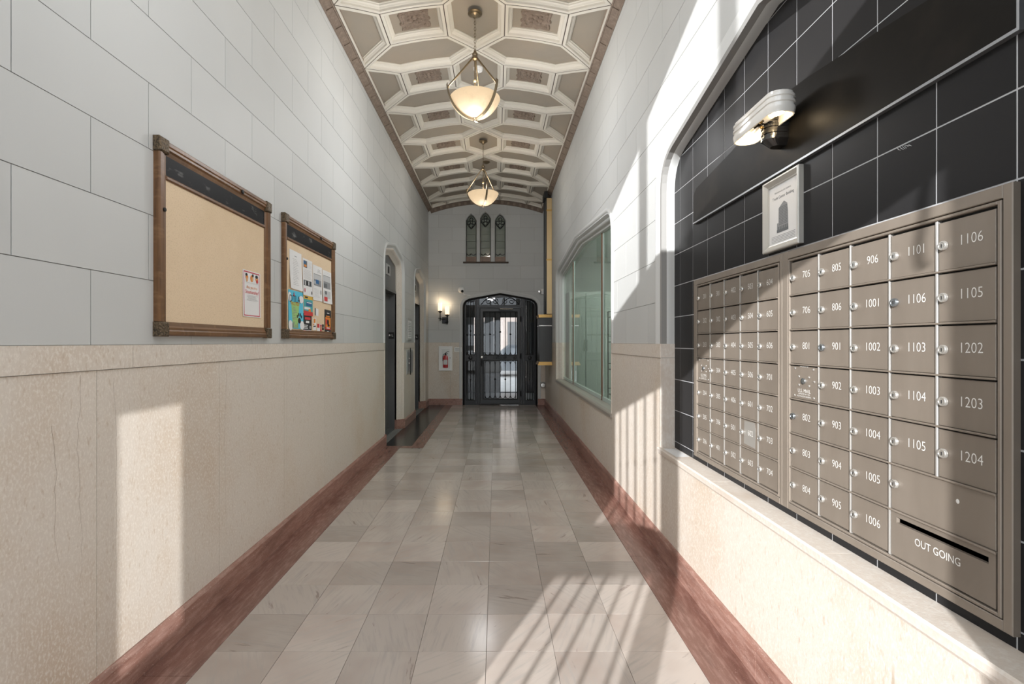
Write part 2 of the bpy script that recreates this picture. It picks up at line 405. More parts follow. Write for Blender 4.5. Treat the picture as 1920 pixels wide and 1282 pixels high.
# ================================================================== WALLS
COURSE = .281; BL = .60
EL1 = (6.60, 7.98); EL2 = (9.02, 10.40)
def elev_path(e): return tudor(e[0], e[1], 0, 2.40, .20, 2.70, 2.785, WAIN)
niche_in = tudor(.85, 3.25, .69, 2.36, .20, 2.585, 2.775, WAIN)
niche_out = offset_path(niche_in, -.085)
win_out = tudor(4.63, 8.87, .70, 2.36, .24, 2.63, 2.775, WAIN)
door_path = tudor(-.735, .915, 0, 2.14, .2, 2.345, 2.455)
def lancet(uc, zt, dz): return [(uc-.122, 3.135), (uc-.122, zt-dz), (uc-.07, zt-.06), (uc, zt), (uc+.07, zt-.06), (uc+.122, zt-dz), (uc+.122, 3.135)]
LAN = [lancet(-.545, 4.20, .15), lancet(-.232, 4.245, .15), lancet(.093, 4.20, .15)]
def wall(name, m, u0, u1, top, holes, label, w0=-.16, w1=-.004):
    mb = MB(); polys = [rect(u0, u1, -.02, top)]
    for h in holes: polys = subtract(polys, h)
    for p in polys: mb.prism(p, m, w0, w1)
    o = solo(name, mb, 'joint', label, 'wall', kind='structure'); return o
def courses(parent, m, u0, u1, holes, phase, top=SPRING, first=WAIN):
    z = first; k = 0; g = .0016
    while z < top-.03:
        z1 = min(1.38+.265+COURSE*k, top+.02)
        st = phase[k % 2]; u = st-BL*math.ceil((st-u0)/BL)
        while u < u1:
            p = rect(max(u, u0)+g, min(u+BL, u1)-g, z+g, z1-g)
            if p[1][0]-p[0][0] > .03:
                polys = [p]
                for h in holes: polys = subtract(polys, h)
                if polys and sum(abs(area(q)) for q in polys) > .002:
                    mb = MB()
                    for q in polys: mb.prism(q, m, -.004, 0)
                    piece('block', mb, 'white_paint', parent)
            u += BL
        z = z1; k += 1
def wslabs(parent, m, joints, v0, v1, holes=(), name='wainscot_slab', mt='limestone', w=0):
    for a, b in zip(joints, joints[1:]):
        polys = [rect(a+.0012, b-.0012, v0, v1)]
        for h in holes: polys = subtract(polys, h)
        mb = MB()
        for q in polys: mb.prism(q, m, -.004, w)
        if polys: piece(name, mb, mt, parent)
holesL = [elev_path(EL1), elev_path(EL2)]
wl = wall('wall_left', mL, Y0, YE, 4.6, holesL, 'left corridor wall of white painted blocks over a tan stone wainscot')
courses(wl, mL, Y0, YE, holesL, (1.816, 1.518))
jl = [Y0, .2, 1.02, 1.843, 2.66, 3.476, 4.29, 5.11, 5.95, EL1[0]]
wslabs(wl, mL, jl, .12, RAILB-.0012, w=0)
wslabs(wl, mL, [Y0, 1.0, 2.02, 3.6, 5.2, EL1[0]], RAILB+.0012, WAIN, name='wainscot_rail', w=.006)
wslabs(wl, mL, [EL1[1], EL2[0]], .12, RAILB-.0012); wslabs(wl, mL, [EL1[1], EL2[0]], RAILB+.0012, WAIN, name='wainscot_rail', w=.006)
wslabs(wl, mL, [EL2[1], YE], .12, WAIN)
rc = random.Random(3)
for (u, za, zb, wob) in ((1.775, 1.262, .50, .02), (1.655, 1.10, .62, .012), (1.925, 1.24, .30, .012), (2.72, 1.26, .32, .014), (4.55, 1.26, .55, .012), (3.52, 1.2, .35, .008)):
    n = 26; cu_ = u; a = MB(); ra, rb_ = [], []
    for k in range(n+1):
        cu_ += rc.uniform(-1, 1)*wob*.42; z = za+(zb-za)*k/n; wd = .0007*(1-.6*k/n); ra.append(mL(cu_-wd, z, .0004)); rb_.append(mL(cu_+wd, z, .0004))
    a.grid([ra, rb_]); part('crack', a, 'crack_line', wl)
holesR = [niche_out, win_out]
wr = wall('wall_right', mR, Y0, YE, 4.6, [[(.85, .66)]+niche_in[1:-1]+[(3.25, .66)], win_out], 'right corridor wall of white painted blocks over pinkish stone, with arched openings')
courses(wr, mR, Y0, YE, holesR, (1.72, 1.42))
wslabs(wr, mR, [Y0, .85], .12, WAIN); wslabs(wr, mR, [.85, 3.25], .12, .645)
wslabs(wr, mR, [3.25, 3.76, 4.63], .12, RAILB-.0012); wslabs(wr, mR, [3.25, 4.63], RAILB+.0012, WAIN, name='wainscot_rail', w=.006)
wslabs(wr, mR, [4.63, 5.48, 6.33, 7.18, 8.03, 8.87], .12, .675); wslabs(wr, mR, [8.87, 9.6, YE], .12, RAILB-.0012)
wslabs(wr, mR, [8.87, YE], RAILB+.0012, WAIN, name='wainscot_rail', w=.006)
holesE = [door_path]+LAN
we = wall('wall_end', mE, XL-.16, XR+.16, 4.75, holesE, 'far end wall of white blocks with three lancet windows above the iron door')
courses(we, mE, XL, XR, holesE, (-.96, -1.26), top=4.55)
wslabs(we, mE, [XL, -1.0, -.735], .12, WAIN); wslabs(we, mE, [.915, XR], .12, WAIN)
# entrance wall behind the camera: door opening, barred sidelights, row of windows above
ent = [rect(-1.27, -.67, 1.215, 2.165), rect(-1.27, -.67, .1, .99), [(-.545, 0), (.334, 0), (.334, 2.36), (-.1, 2.36), (-.545, 2.19)], rect(.64, 1.03, .08, 1.10),
       rect(-1.38, -.90, 3.04, 4.06), rect(-.83, -.274, 3.05, 4.13), rect(-.215, .34, 3.05, 4.13), rect(.40, .90, 3.05, 4.06)]
wf = wall('wall_front', mF, XL-.16, XR+.16, 4.75, ent, 'street entrance wall behind the viewer with door and window openings', w0=-.06, w1=0)
wf.data.materials[0] = M['white_paint']

# baseboards
def baseboard(name, m, spans, label):
    root = thing(name, label, 'baseboard', m((spans[0][0]+spans[-1][1])/2, 0, 0), kind='structure')
    for a, b in spans:
        n = max(1, round((b-a)/1.3))
        for k in range(n):
            u0, u1 = a+(b-a)*k/n+.001, a+(b-a)*(k+1)/n-.001; mb = MB()
            mb.grid([[m(u, v, w) for v, w in ((-.005, -.003), (-.005, .02), (.118, .02), (.136, .008), (.136, -.003))] for u in (u0, u1)], True, True, True)
            piece('base_stone', mb, 'red_granite', root)
baseboard('baseboard_left', mL, [(Y0, EL1[0]), (EL1[1], EL2[0]), (EL2[1], YE-.02)], 'dark red granite baseboard along the left wall')
baseboard('baseboard_right', mR, [(Y0, YE-.02)], 'dark red granite baseboard along the right wall')
baseboard('baseboard_end', mE, [(XL, -.735), (.915, XR)], 'dark red granite baseboard either side of the iron door')

# ================================================================== CEILING
cb = MB(); NA = 24
cb.grid([[vault(-ARC*1.1+2.2*ARC*k/NA, y, .10) for k in range(NA+1)] for y in (Y0-.1, YE+.1)])
ce = solo('ceiling', cb, 'dark_line', 'barrel vaulted ceiling with hexagonal beige coffers and white mouldings', 'ceiling', kind='structure')
top = B(XL-.3, XR+.3, Y0-.06, YE+.1, 4.74, 4.84); part('roof_slab', top, 'joint', ce)
gap = MB(); gap.grid([[vault(-ARC+2*ARC*k/NA, y, .072) for k in range(NA+1)] for y in (2.2, YE)]); part('coffer_gap', gap, 'dark_line', ce)
pl = MB(); pl.grid([[vault(-ARC+2*ARC*k/NA, y, .004) for k in range(NA+1)] for y in (Y0, 2.29)]); part('plain_vault', pl, 'coffer_panel', ce)
def coffer(poly, rosette=None, edges=None):
    poly = ccw(poly)
    poly = intersect(poly, rect(-ARC, ARC, 2.0, YE-.07))
    if not poly: return
    n = len(poly); ks = []
    wallside = []
    for i in range(n):
        a, b = poly[i], poly[(i+1) % n]
        ks.append(max(1, math.ceil(abs(b[0]-a[0])/.1)))
        wallside.append(abs(a[0]) > ARC-.01 and abs(b[0]) > ARC-.01)
    def ring(d, h):
        q = inset(poly, [min(d, .018+d*.12) if w else d for w in wallside]); r = []
        for i in range(n):
            a, b = q[i], q[(i+1) % n]
            for k in range(ks[i]): t = k/ks[i]; r.append(vault(a[0]+(b[0]-a[0])*t, a[1]+(b[1]-a[1])*t, h))
        return r
    f = MB()
    f.grid([ring(d, h) for d, h in ((.0045, .02), (.0045, .001), (.006, 0), (.033, 0), (.035, .010), (.037, .018), (.042, .020), (.050, .030), (.062, .036), (.065, .046), (.071, .05), (.071, .062))], True)
    fr = piece('coffer', f, 'coffer_paint', ce); jn = MB(); jn.grid([ring(d, .004) for d in (-.0005, .005)], True); part('coffer_joint', jn, 'dark_line', fr)
    p = MB(); r0 = ring(.068, .06); q = inset(poly, [min(.068, .018+.068*.12) if w else .068 for w in wallside])
    cx = sum(a for a, b in q)/n; cy = sum(b for a, b in q)/n
    us = [];
    for i in range(n):
        a, b = q[i], q[(i+1) % n]
        for k in range(ks[i]): t = k/ks[i]; us.append((a[0]+(b[0]-a[0])*t, a[1]+(b[1]-a[1])*t))
    rings = [[vault(cx+(u-cx)*s, cy+(v-cy)*s, .06) for u, v in us] for s in (1, .66, .33, .002)]
    p.grid(rings, True, False, True)
    part('coffer_panel', p, 'coffer_panel', fr)
    if rosette:
        rx, ry = rosette; m = lambda u, v, w: vault(rx+u, ry+v, .06-w); rb = MB(); out = []
        for k in range(48):
            a = 2*PI*k/48; c_, s_ = math.cos(a), math.sin(a); t = .132/max(abs(c_), abs(s_)); wob = 1+.05*math.sin(a*9+1)+.035*math.sin(a*14)
            out.append((c_*t*wob*1.06, s_*t*wob))
        rb.grid([[m(u*s, v*s, w) for u, v in out] for s, w in ((1, -.002), (1, .008), (.94, .016), (.80, .012), (.76, .016), (.66, .010))], True, False, True)
        for (u, v, r) in ((0, .03, .032), (-.045, .0, .03), (.045, .0, .03), (0, -.035, .03), (-.04, .05, .02), (.04, .05, .02), (-.045, -.05, .02), (.045, -.05, .02)):
            rb.ball(m(u, v, .012), r, 8, (1, 1, .55))
        for sx in (-1, 1):
            for sy in (-1, 1): rb.ball(m(sx*.098, sy*.092, .012), .022, 8, (1, 1, .5))
        part('rosette', rb, 'plaster_brown', fr)
HX, RX, HY, P = .285, .875, .235, 1.0
for k in range(-2, 7):
    y = 4.78+k*P
    coffer([(-HX, y-HY), (0, y-.5), (HX, y-HY), (HX, y+HY), (0, y+.5), (-HX, y+HY)])
    for s in (-1, 1):
        q = lambda pts: [(s*a, b) for a, b in pts]
        coffer(q([(HX, y-HY), (RX, y-HY), (RX, y+HY), (HX, y+HY)]), (s*(HX+RX)/2, y) if y < 10.5 else None)
        coffer(q([(RX, y-HY), (ARC, y-.5), (ARC, y+.5), (RX, y+HY)]))
        yy = y+.5
        coffer(q([(0, yy), (HX, yy-.5+HY), (RX, yy-.5+HY), (ARC, yy), (RX, yy+.5-HY), (HX, yy+.5-HY)]))
# cornice strips
def cornice(name, sgn, label):
    m = mL if sgn < 0 else mR; root = thing(name, label, 'cornice', m(5, SPRING, 0), kind='structure')
    dw = .084; dz = CEDGE-SPRING; cs = lambda t, h: (SPRING+dz*t-h*.87, dw*t+h*.5)       # along slope t, proud h
    b = MB(); prof = [(SPRING+.0, -.003), cs(0, 0), cs(0, .006), cs(.16, .006), cs(.18, 0), cs(.84, 0), cs(.86, .006), cs(1, .006), cs(1, -.02), (SPRING+.09, dw+.02), (SPRING+.09, -.003)]
    b.grid([[m(u, v, w) for v, w in prof] for u in (Y0, YE)], True, True, True); part('cornice_band', b, 'plaster_brown', root)
    blk = MB()
    for k in range(1): blk.grid([[m(u, *cs(t, h)) for t, h in ((.17, -.001), (.17, .008), (.83, .008), (.83, -.001))] for u in (-.045, .045)], True, True, True)
    me = blk.mesh('cornice_block', 'plaster_brown', m(0, SPRING, 0))
    u = 4.33-.255*19
    while u < YE-.05:
        inst('cornice_block', me, m(u, SPRING, 0), root); u += .255
cornice('trim_1', -1, 'brown plaster cornice with raised blocks where left wall meets ceiling')
cornice('trim_2', 1, 'brown plaster cornice with raised blocks where right wall meets ceiling')
root = thing('trim_3', 'curved brown plaster cornice across the top of the end wall', 'cornice', (XC, YE, SPRING), kind='structure')
m = MB(); sec = [(.0, 0), (-.075, .0), (-.075, .012), (-.062, .02), (-.012, .045), (0, .06), (.03, .06), (.03, 0)]
m.grid([[(lambda q: (q[0], YE-b, q[2]))(vault(-ARC*1.04+2.08*ARC*k/40, YE, a)) for a, b in sec] for k in range(41)], True, True, True)
part('cornice_band', m, 'cornice_panel', root, smooth=30)
for k in range(18):
    x = -ARC+.07+k*(2*ARC-.14)/17; m = MB()
    ring = lambda xx: [(lambda q: (q[0], YE-b, q[2]))(vault(xx, YE, a)) for a, b in ((-.06, .015), (-.066, .026), (-.012, .054), (-.006, .045))]
    m.grid([ring(x-.028), ring(x+.028)], True, True, True); piece('cornice_block', m, 'plaster_brown', root)

# ================================================================== ELEVATORS
def elevator(name, e, label, sign_label):
    e0, e1 = e; root = thing(name, label, 'elevator', mL((e0+e1)/2, 0, 0), kind='structure')
    up = tudor(e0, e1, WAIN, 2.40, .20, 2.70, 2.785); full = elev_path(e)
    a = MB(); sweep(a, up, [(-.05, -.001), (-.045, .012), (-.028, .016), (-.012, .012), (0, .002), (.006, -.012), (.02, -.024), (.035, -.03)], mL); part('arch_moulding', a, 'trim_paint', root, smooth=50)
    a = MB(); sweep(a, up, [(.03, -.028), (.045, -.022), (.06, -.03), (.075, -.045), (.10, -.085), (.125, -.095), (.125, -.115)], mL); part('stone_arch', a, 'limestone', root, smooth=40)
    for (u0, u1, s) in ((e0, e0+.125, 1), (e1-.125, e1, -1)):
        x = e0 if s > 0 else e1; a = MB()
        a.grid([[mL(x+s*d, v, w) for d, w in ((-.002, .006), (.012, .006), (.03, -.02), (.045, -.022), (.075, -.045), (.10, -.085), (.125, -.095), (.125, -.12), (-.002, -.12))] for v in (.15, WAIN)], True, True, True)
        piece('stone_jamb', a, 'limestone', root)
        a = MB()
        a.grid([[mL(x+s*d, v, w) for d, w in ((-.002, .024), (.02, .024), (.05, -.01), (.08, -.035), (.11, -.075), (.135, -.085), (.135, -.12), (-.002, -.12))] for v in (0, .15)], True, True, True)
        piece('jamb_base', a, 'red_granite', root)
    i0, i1 = e0+.125, e1-.125; HD = 2.16
    inner = offset_path(full, .12); tp = clip(ccw([p for p in inner]), (-50, HD), (50, HD), True)
    a = MB(); a.prism(tp, mL, -.125, -.108); part('transom_panel', a, 'elevator_steel_light', root)
    a = MB(); a.prism(rect(i0, i1, HD-.02, HD+.02), mL, -.26, -.10); part('transom_bar', a, 'elevator_steel', root)
    a = MB(); a.slab((i0+i1)/2-.13, (i0+i1)/2+.13, 2.36, 2.52, -.108, -.095, mL, .004); pi = part('indicator_plate', a, 'plate_grey', root)
    a = MB(); a.prism(rect((i0+i1)/2-.05, (i0+i1)/2+.05, 2.39, 2.49), mL, -.096, -.093); part('indicator_window', a, 'slot_dark', pi)
    for x, s in ((i0, 1), (i1, -1)):
        a = MB(); a.prism(rect(min(x, x-s*.03), max(x, x-s*.03), 0, HD), mL, -.27, -.095); j = piece('metal_jamb', a, 'elevator_steel', root)
        mj = (lambda u, v, w, x=x, s=s: (XL-.178+s*-u*-1, x+s*w, v)) if s < 0 else (lambda u, v, w, x=x: (XL-.178-u, x+w, v))
        if s < 0: mj = lambda u, v, w, x=x: (XL-.178+u, x-w, v)
        a = MB(); a.slab(-.052, .052, 1.43, 1.535, 0, .004, mj, .001); sp = part('floor_sign', a, 'slot_dark', j, label='small black floor sign with star and L')
        a = MB(); st = [(-.022+.021*(1 if k % 2 == 0 else .45)*math.sin(PI*k/5), 1.487+.021*(1 if k % 2 == 0 else .45)*math.cos(PI*k/5)) for k in range(10)]
        a.face([mj(u, v, .0055) for u, v in st]); a.text('L', .055, .022, 1.485, .0055, mj); part('floor_sign_lettering', a, 'number_white', root)
    mid = (i0+i1)/2
    for u0, u1, w in ((i0, mid+.05, -.235), (mid-.02, i1, -.215)):
        a = MB(); a.slab(u0+.002, u1-.002, .01, HD, w-.03, w, mL, .004); piece('door_panel', a, 'elevator_steel', root)
    a = MB(); a.prism(rect(e0+.02, e1-.02, -.01, 2.8), mL, -.40, -.30); part('shaft_back', a, 'slot_dark', root)
    a = MB(); a.prism(rect(i0, i1, -.01, .012), mL, -.30, -.12); part('threshold', a, 'elevator_steel_light', root)
elevator('door_2', EL1, 'nearer arched elevator doorway with dark steel doors', '')
elevator('door_3', EL2, 'farther arched elevator doorway next to the end wall', '')

# ================================================================== MAILBOX NICHE
NW = -.09
tr = thing('trim_4', 'white moulded arch and stone jamb framing the black tiled mailbox niche', 'arch', mR(2.05, .69, 0), kind='structure')
up = [p for p in niche_in if p[1] >= WAIN-1e-6]
a = MB(); sweep(a, up, [(-.098, -.002), (-.095, .004), (-.088, .009), (-.078, .011), (-.066, .010), (-.056, .005), (-.044, .001), (-.030, -.003), (-.018, -.010), (-.008, -.020), (-.001, -.034), (.003, -.052), (.002, -.07), (.0, -.095)], mR); part('arch_moulding', a, 'trim_paint', tr, smooth=60)
for z0, z1 in ((.69, RAILB), (RAILB+.002, WAIN)):
    for u0, u1 in ((3.246, 3.262), (.838, .854)):
        a = MB(); a.slab(u0, u1, z0, z1, NW-.01, .004, mR, .003); piece('jamb_stone', a, 'limestone_pale', tr)
nt_ = thing('trim_5', 'stone sill ledge below the bank of mailboxes', 'sill', mR(2.05, .645, 0), kind='structure')
for a0, b0 in zip((.80, 1.62, 2.45), (1.62, 2.45, 3.27)):
    a = MB(); a.grid([[mR(u, v, w) for v, w in ((.645, -.1), (.645, .006), (.655, .012), (.663, .012), (.667, .018), (.683, .020), (.69, .014), (.69, -.1))] for u in (a0+.0008, b0-.0008)], True, True, True)
    piece('sill_stone', a, 'limestone_pale', nt_)
nb = MB(); nb.prism(rect(.83, 3.27, .66, 2.80), mR, -.14, NW-.0012)
nw = solo('wall_niche', nb, 'tile_grout', 'shallow mailbox niche lined with square black glazed tiles', 'wall', kind='structure')
BT = .204; bt_u = 1.114; vz = [1.38+.365+.2025*k for k in range(-6, 8)]
def hidden(u0, u1, v0, v1):
    return (u0 > 1.12 and u1 < 2.88 and v0 > .74 and v1 < 1.72) or (u0 > 1.12 and u1 < 2.88 and v0 > 2.09 and v1 < 2.24)
for i in range(-2, 11):
    for j in range(len(vz)-1):
        u0, v0 = bt_u+(i)*BT, vz[j]; u0 -= 0
        q = intersect(rect(u0+.0024, u0+BT-.0024, v0+.0024, v0+.2001), [p for p in niche_in])
        if not q or hidden(u0, u0+BT, v0, v0+.2025): continue
        if abs(area(q)) < .0004: continue
        a = MB(); a.prism(q, mR, NW-.004, NW); piece('tile', a, 'black_tile', nw)
mk = MB()
for k in range(9):
    u = 1.40+.006*k*.9; mk.tube([mR(u-.004, 1.38+.555+random.uniform(-.006, .002)+.0006*k, NW+.0006), mR(u+.006, 1.38+.56+random.uniform(-.002, .008), NW+.0006)], .0006, 4)
part('paint_scuff', mk, 'print_light', nw)

# black panel under the arch
pz = [(1.10, 2.077), (2.91, 2.077), (2.91, 2.235), (2.87, 2.268), (2.45, 2.315), (2.15, 2.365), (2.0, 2.375), (1.85, 2.365), (1.5, 2.321), (1.13, 2.268), (1.10, 2.235)]
pn = thing('wall_panel', 'long black panel with a pointed top edge above the mailboxes', 'panel', mR(2.0, 2.077, NW))
a = MB(); a.prism(pz, mR, NW, NW+.012); part('panel_board', a, 'black_panel', pn)
a = MB(); a.prism(rect(1.10, 2.91, 2.069, 2.077), mR, NW, NW+.016); part('bottom_edge', a, 'panel_edge', pn, label='bright metal edge')
a = MB(); a.prism(rect(1.094, 1.10, 2.069, 2.235), mR, NW, NW+.016); part('end_edge', a, 'panel_edge', pn, label='bright metal edge')

# mailbox banks
RT, RB_ = 1.695, .7585; RH = (RT-RB_)/7; FW = NW+.018; DW = NW+.014
lock_m = MB()
lock_m.lathe([(.0125, 0), (.0125, .005), (.0112, .0075), (.0085, .0075), (.008, .0066), (.0, .0066)], (0, 0, 0), 'x', 16)
LOCK = [(-h, y, z) for h, y, z in lock_m.v]
def lock(parent, u, v, mt='nickel'):
    c = mR(u, v, DW+.001); l = MB(); l.v = [(c[0]+x, c[1]+y, c[2]+z) for x, y, z in LOCK]; l.f = list(lock_m.f)
    o = part('lock', l, mt, parent, smooth=40)
    k = MB(); k.prism(rect(u-.0012, u+.0012, v-.005, v+.004), mR, DW+.0068, DW+.0082); return k
def mailbox(cols, edges, name, label, big):
    f1, f0 = edges[0]+.05, edges[-1]-.036
    if not big: f1, f0 = edges[0]+.048, edges[-1]-.032
    root = thing(name, label, 'mailboxes', mR((f0+f1)/2, .725, NW), group='mailbox banks in the tiled niche')
    Z0, Z1 = .722, 1.738
    fr = MB()
    def bar(u0, u1, v0, v1, w=FW): fr.slab(u0, u1, v0, v1, NW, w, mR, .002)
    bar(f0, edges[-1]-.014, Z0, Z1); bar(edges[0]+.014, f1, Z0, Z1); bar(edges[-1]-.014, edges[0]+.014, Z0, RB_-.012); bar(edges[-1]-.014, edges[0]+.014, RT+.012, Z1)
    bar(edges[-1]-.011, edges[-1]-.002, RB_-.009, RT+.009, FW+.001); bar(edges[0]+.002, edges[0]+.011, RB_-.009, RT+.009, FW+.001)
    bar(edges[-1]-.002, edges[0]+.002, RT+.001, RT+.009, FW+.001); bar(edges[-1]-.002, edges[0]+.002, RB_-.009, RB_-.001, FW+.001)
    part('frame', fr, 'box_bronze', root)
    a = MB(); a.prism(rect(f0+.004, f1-.004, Z0+.004, Z1-.004), mR, NW, NW+.004); part('case', a, 'slot_dark', root)
    for ci, col in enumerate(cols):
        u1, u0 = edges[ci], edges[ci+1]
        if ci > 0:
            lowest = RB_ if not (big and ci == 4) else RB_+2*RH
            a = MB(); a.slab(u1-.0035, u1+.0035, lowest, RT, NW, FW-.001, mR, .0015); part('column_rail', a, 'box_rail', root)
        for ri, num in enumerate(col):
            v1 = RT-ri*RH; v0 = v1-RH; us = num == 'US'
            a = MB(); a.slab(u0+.005, u1-.005, v0+.0035, v1-.0065, NW+.002, DW, mR, .0012)  # wide top gap bares the black case, standing in for the shelf shadow
            d = piece('door', a, 'box_bronze', root, label='mailbox door with postal lock plate' if us else 'mailbox door numbered '+num)
            cu, cv = (u0+u1)/2, (v0+v1)/2
            if us:
                b = MB()
                for (x, y) in ((-.055, .052), (.055, .052), (-.03, .022), (.03, .022), (-.03, -.01), (.03, -.01), (.06, .008), (-.058, -.052), (.058, -.052)): b.lathe([(.0045, 0), (.004, -.0018), (.002, -.0028)], mR(cu-x, cv+y, DW), 'x', 10)
                part('rivet', b, 'nickel', d)['kind'] = 'stuff'
                b = MB(); b.lathe([(.011, 0), (.011, -.005), (.006, -.006)], mR(cu+.002, cv+.006, DW), 'x', 14); part('lock', b, 'steel_blue', d)
                b = MB(); b.text('U.S. MAIL', .019, cu, cv-.031, DW+.0006, mR, -1); b.text('APPROVED BY THE', .008, cu, cv-.043, DW+.0006, mR, -1); b.text('POSTMASTER GENERAL', .008, cu, cv-.052, DW+.0006, mR, -1); b.text('APPROVED BY THE', .006, cu, cv+.060, DW+.0006, mR, -1)
                part('lettering', b, 'number_white', d)['kind'] = 'stuff'
                continue
            k = lock(d, u1-.021, cv, 'steel_blue' if num in ('901', '802') or (num == '1106' and ci == 3) else 'nickel'); part('keyhole', k, 'slot_dark', root)
            b = MB(); b.text(num, .037, cu-.014, cv+.004, DW+.0006, mR, -1, .86); part('number', b, 'number_white', d)
            if num == '602':
                b = MB(); b.prism([(cu+.045, cv-.05), (cu-.055, cv-.056), (cu-.06, cv+.03), (cu-.05, cv+.058), (cu+.04, cv+.055)][::-1], mR, DW+.0001, DW+.0004); part('worn_patch', b, 'worn_metal', d)
        for ri in range(1, len(col)):
            pass
    cs = [(edges[5], edges[0])] if not big else [(edges[3], edges[0])]
    for ri in range(1, 7):
        v = RT-ri*RH; a = MB(); a.slab(edges[-1]+.001, edges[0]-.001, v-.0022, v+.0028, NW, FW+.002, mR, .001); part('shelf_rail', a, 'box_bronze', root)
    if big:
        u1, u0 = edges[3], edges[5]
        v1 = RT-5*RH; a = MB(); a.slab(u0+.005, u1-.005, v1-RH+.0035, v1-.002, NW+.002, DW, mR, .0012); d = piece('parcel_door', a, 'box_bronze', root, label='wide blank mailbox door with single lock')
        k = lock(d, u1-.021, v1-RH*.42); part('keyhole', k, 'slot_dark', root)
        a = MB(); a.ball(mR(u0+.10, v1-.045, DW), .005, 8, (.3, 1, 1.2)); part('paint_spot', a, 'number_white', d)
        v1 = RT-6*RH; a = MB(); sl = rect(u0+.022, u1-.024, .859, .875)
        for q in subtract([rect(u0+.005, u1-.005, RB_+.003, v1-.002)], sl): a.prism(q, mR, NW+.002, DW)
        d = piece('outgoing_door', a, 'box_bronze', root, label='outgoing mail door with a long slot')
        a = MB(); a.prism(rect(u0+.02, u1-.02, .857, .877), mR, NW+.001, NW+.004); part('slot_lining', a, 'slot_dark', d)
        a = MB(); a.text('OUT GOING', .029, (u0+u1)/2+.002, .829, DW+.0006, mR, -1, .82); part('lettering', a, 'number_white', d)
mailbox(LEFT_COLS, [2.843, 2.676, 2.511, 2.347, 2.188, 2.030], 'mailbox_bank', 'left bank of bronze mailboxes numbered 201 to 704', False)
mailbox(RIGHT_COLS, [1.946, 1.776, 1.617, 1.456, 1.300, 1.142], 'mailbox_bank', 'right bank of bronze mailboxes numbered 705 to 1204 with outgoing slot', True)

# framed picture leaning above the mailboxes
pf = thing('framed_picture', 'silver framed print of a tall building above the mailboxes', 'picture', mR(2.013, 1.757, NW))
f0, f1, g0, g1 = 1.886, 2.14, 1.757, 2.057; a = MB()
ring = lambda d, w: [mR(u, v, w) for u, v in rect(f0+d, f1-d, g0+d, g1-d)]
a.grid([ring(0, NW), ring(0, NW+.018), ring(.003, NW+.022), ring(.008, NW+.022), ring(.024, NW+.011), ring(.028, NW+.010), ring(.028, NW+.002)], True); part('frame', a, 'silver_frame', pf)
a = MB(); a.prism(rect(f0+.024, f1-.024, g0+.024, g1-.024), mR, NW+.001, NW+.005); pp = part('print_sheet', a, 'paper', pf)
a = MB(); W = NW+.0056; pc = 2.018
a.text('Trade Center Building', .0165, pc-.004, 1.975, W, mR, -1); part('title_lettering', a, 'print_mid', pp)
a = MB(); a.text('Welcome to the historic', .0115, pc-.002, 1.998, W, mR, -1)
for k in range(5): a.prism(rect(f0+.045, f1-.045, 1.793+.006*k, 1.7945+.006*k), mR, W-.0004, W)
part('small_lettering', a, 'print_grey', pp)['kind'] = 'stuff'
a = MB(); bz = 1.83
a.prism([(pc+.038, bz), (pc-.042, bz), (pc-.040, bz+.075), (pc-.034, bz+.108), (pc-.012, bz+.122), (pc+.002, bz+.115), (pc+.026, bz+.10), (pc+.027, bz+.04), (pc+.037, bz+.04)], mR, W-.0005, W); part('tower_picture', a, 'print_grey', pp)
a = MB()
for r in range(12):
    for c in range(6): a.prism(rect(pc+.02-.0095*c-.006, pc+.02-.0095*c, bz+.03+.0063*r, bz+.0335+.0063*r), mR, W, W+.0003)
a.prism(rect(pc-.042, pc+.038, bz, bz+.012), mR, W, W+.0003)
for c in range(6): a.prism(rect(pc-.038+.012*c, pc-.031+.012*c, bz+.012, bz+.024), mR, W, W+.0003)
part('tower_windows', a, 'print_mid', pp)

# art deco wall light
dl = thing('wall_lamp', 'art deco wall lamp with white ribbed porcelain shade on black base', 'lamp', mR(2.0, 2.17, NW+.012))
P0 = NW+.012; a = MB()
def plan(hu, w1, n=6):    # rounded plan outline, from panel outwards
    o = [(-hu, P0)]
    for k in range(n+1): t = PI-PI*k/n; o.append((hu*math.cos(t)*(.98), P0+w1*.55+w1*.45*math.sin(t)))
    return o+[(hu, P0)]
rg = []
for z, s in ((2.165, .6), (2.185, .9), (2.19, 1), (2.20, 1), (2.202, .93), (2.212, .93), (2.214, 1), (2.224, 1), (2.226, .93), (2.236, .93), (2.238, 1), (2.248, 1), (2.25, .93), (2.26, .93), (2.262, 1), (2.272, 1), (2.275, .9), (2.30, .88)):
    rg.append([mR(2.0+u*s, z, P0+(w-P0)*s) for u, w in plan(.04, .085)])
a.grid(rg, True, True, True); part('base', a, 'black_porcelain', dl, smooth=35)
SC = P0+.085
def stad(hu, hw, n=7):
    o = []
    for sg in (1, -1):
        for k in range(n+1):
            t = -PI/2+PI*k/n; o.append((sg*(hu-hw*.75)+sg*hw*.75*math.cos(t), sg*hw*math.sin(t)))
    return o
a = MB(); rg = []
for z, s in ((2.236, .0), (2.254, .004), (2.262, .004), (2.264, 0), (2.274, 0), (2.276, .004), (2.284, .004), (2.286, -.001), (2.296, -.001), (2.298, .003), (2.306, .003), (2.308, -.002), (2.318, -.003), (2.322, -.012)):
    rg.append([mR(2.0+u, z, SC+w) for u, w in stad(.165+s, .05+s)])
inn = [[mR(2.0+u, z, SC+w) for u, w in stad(.165+s, .05+s)] for z, s in ((2.312, -.012), (2.28, -.006), (2.236, -.005))]
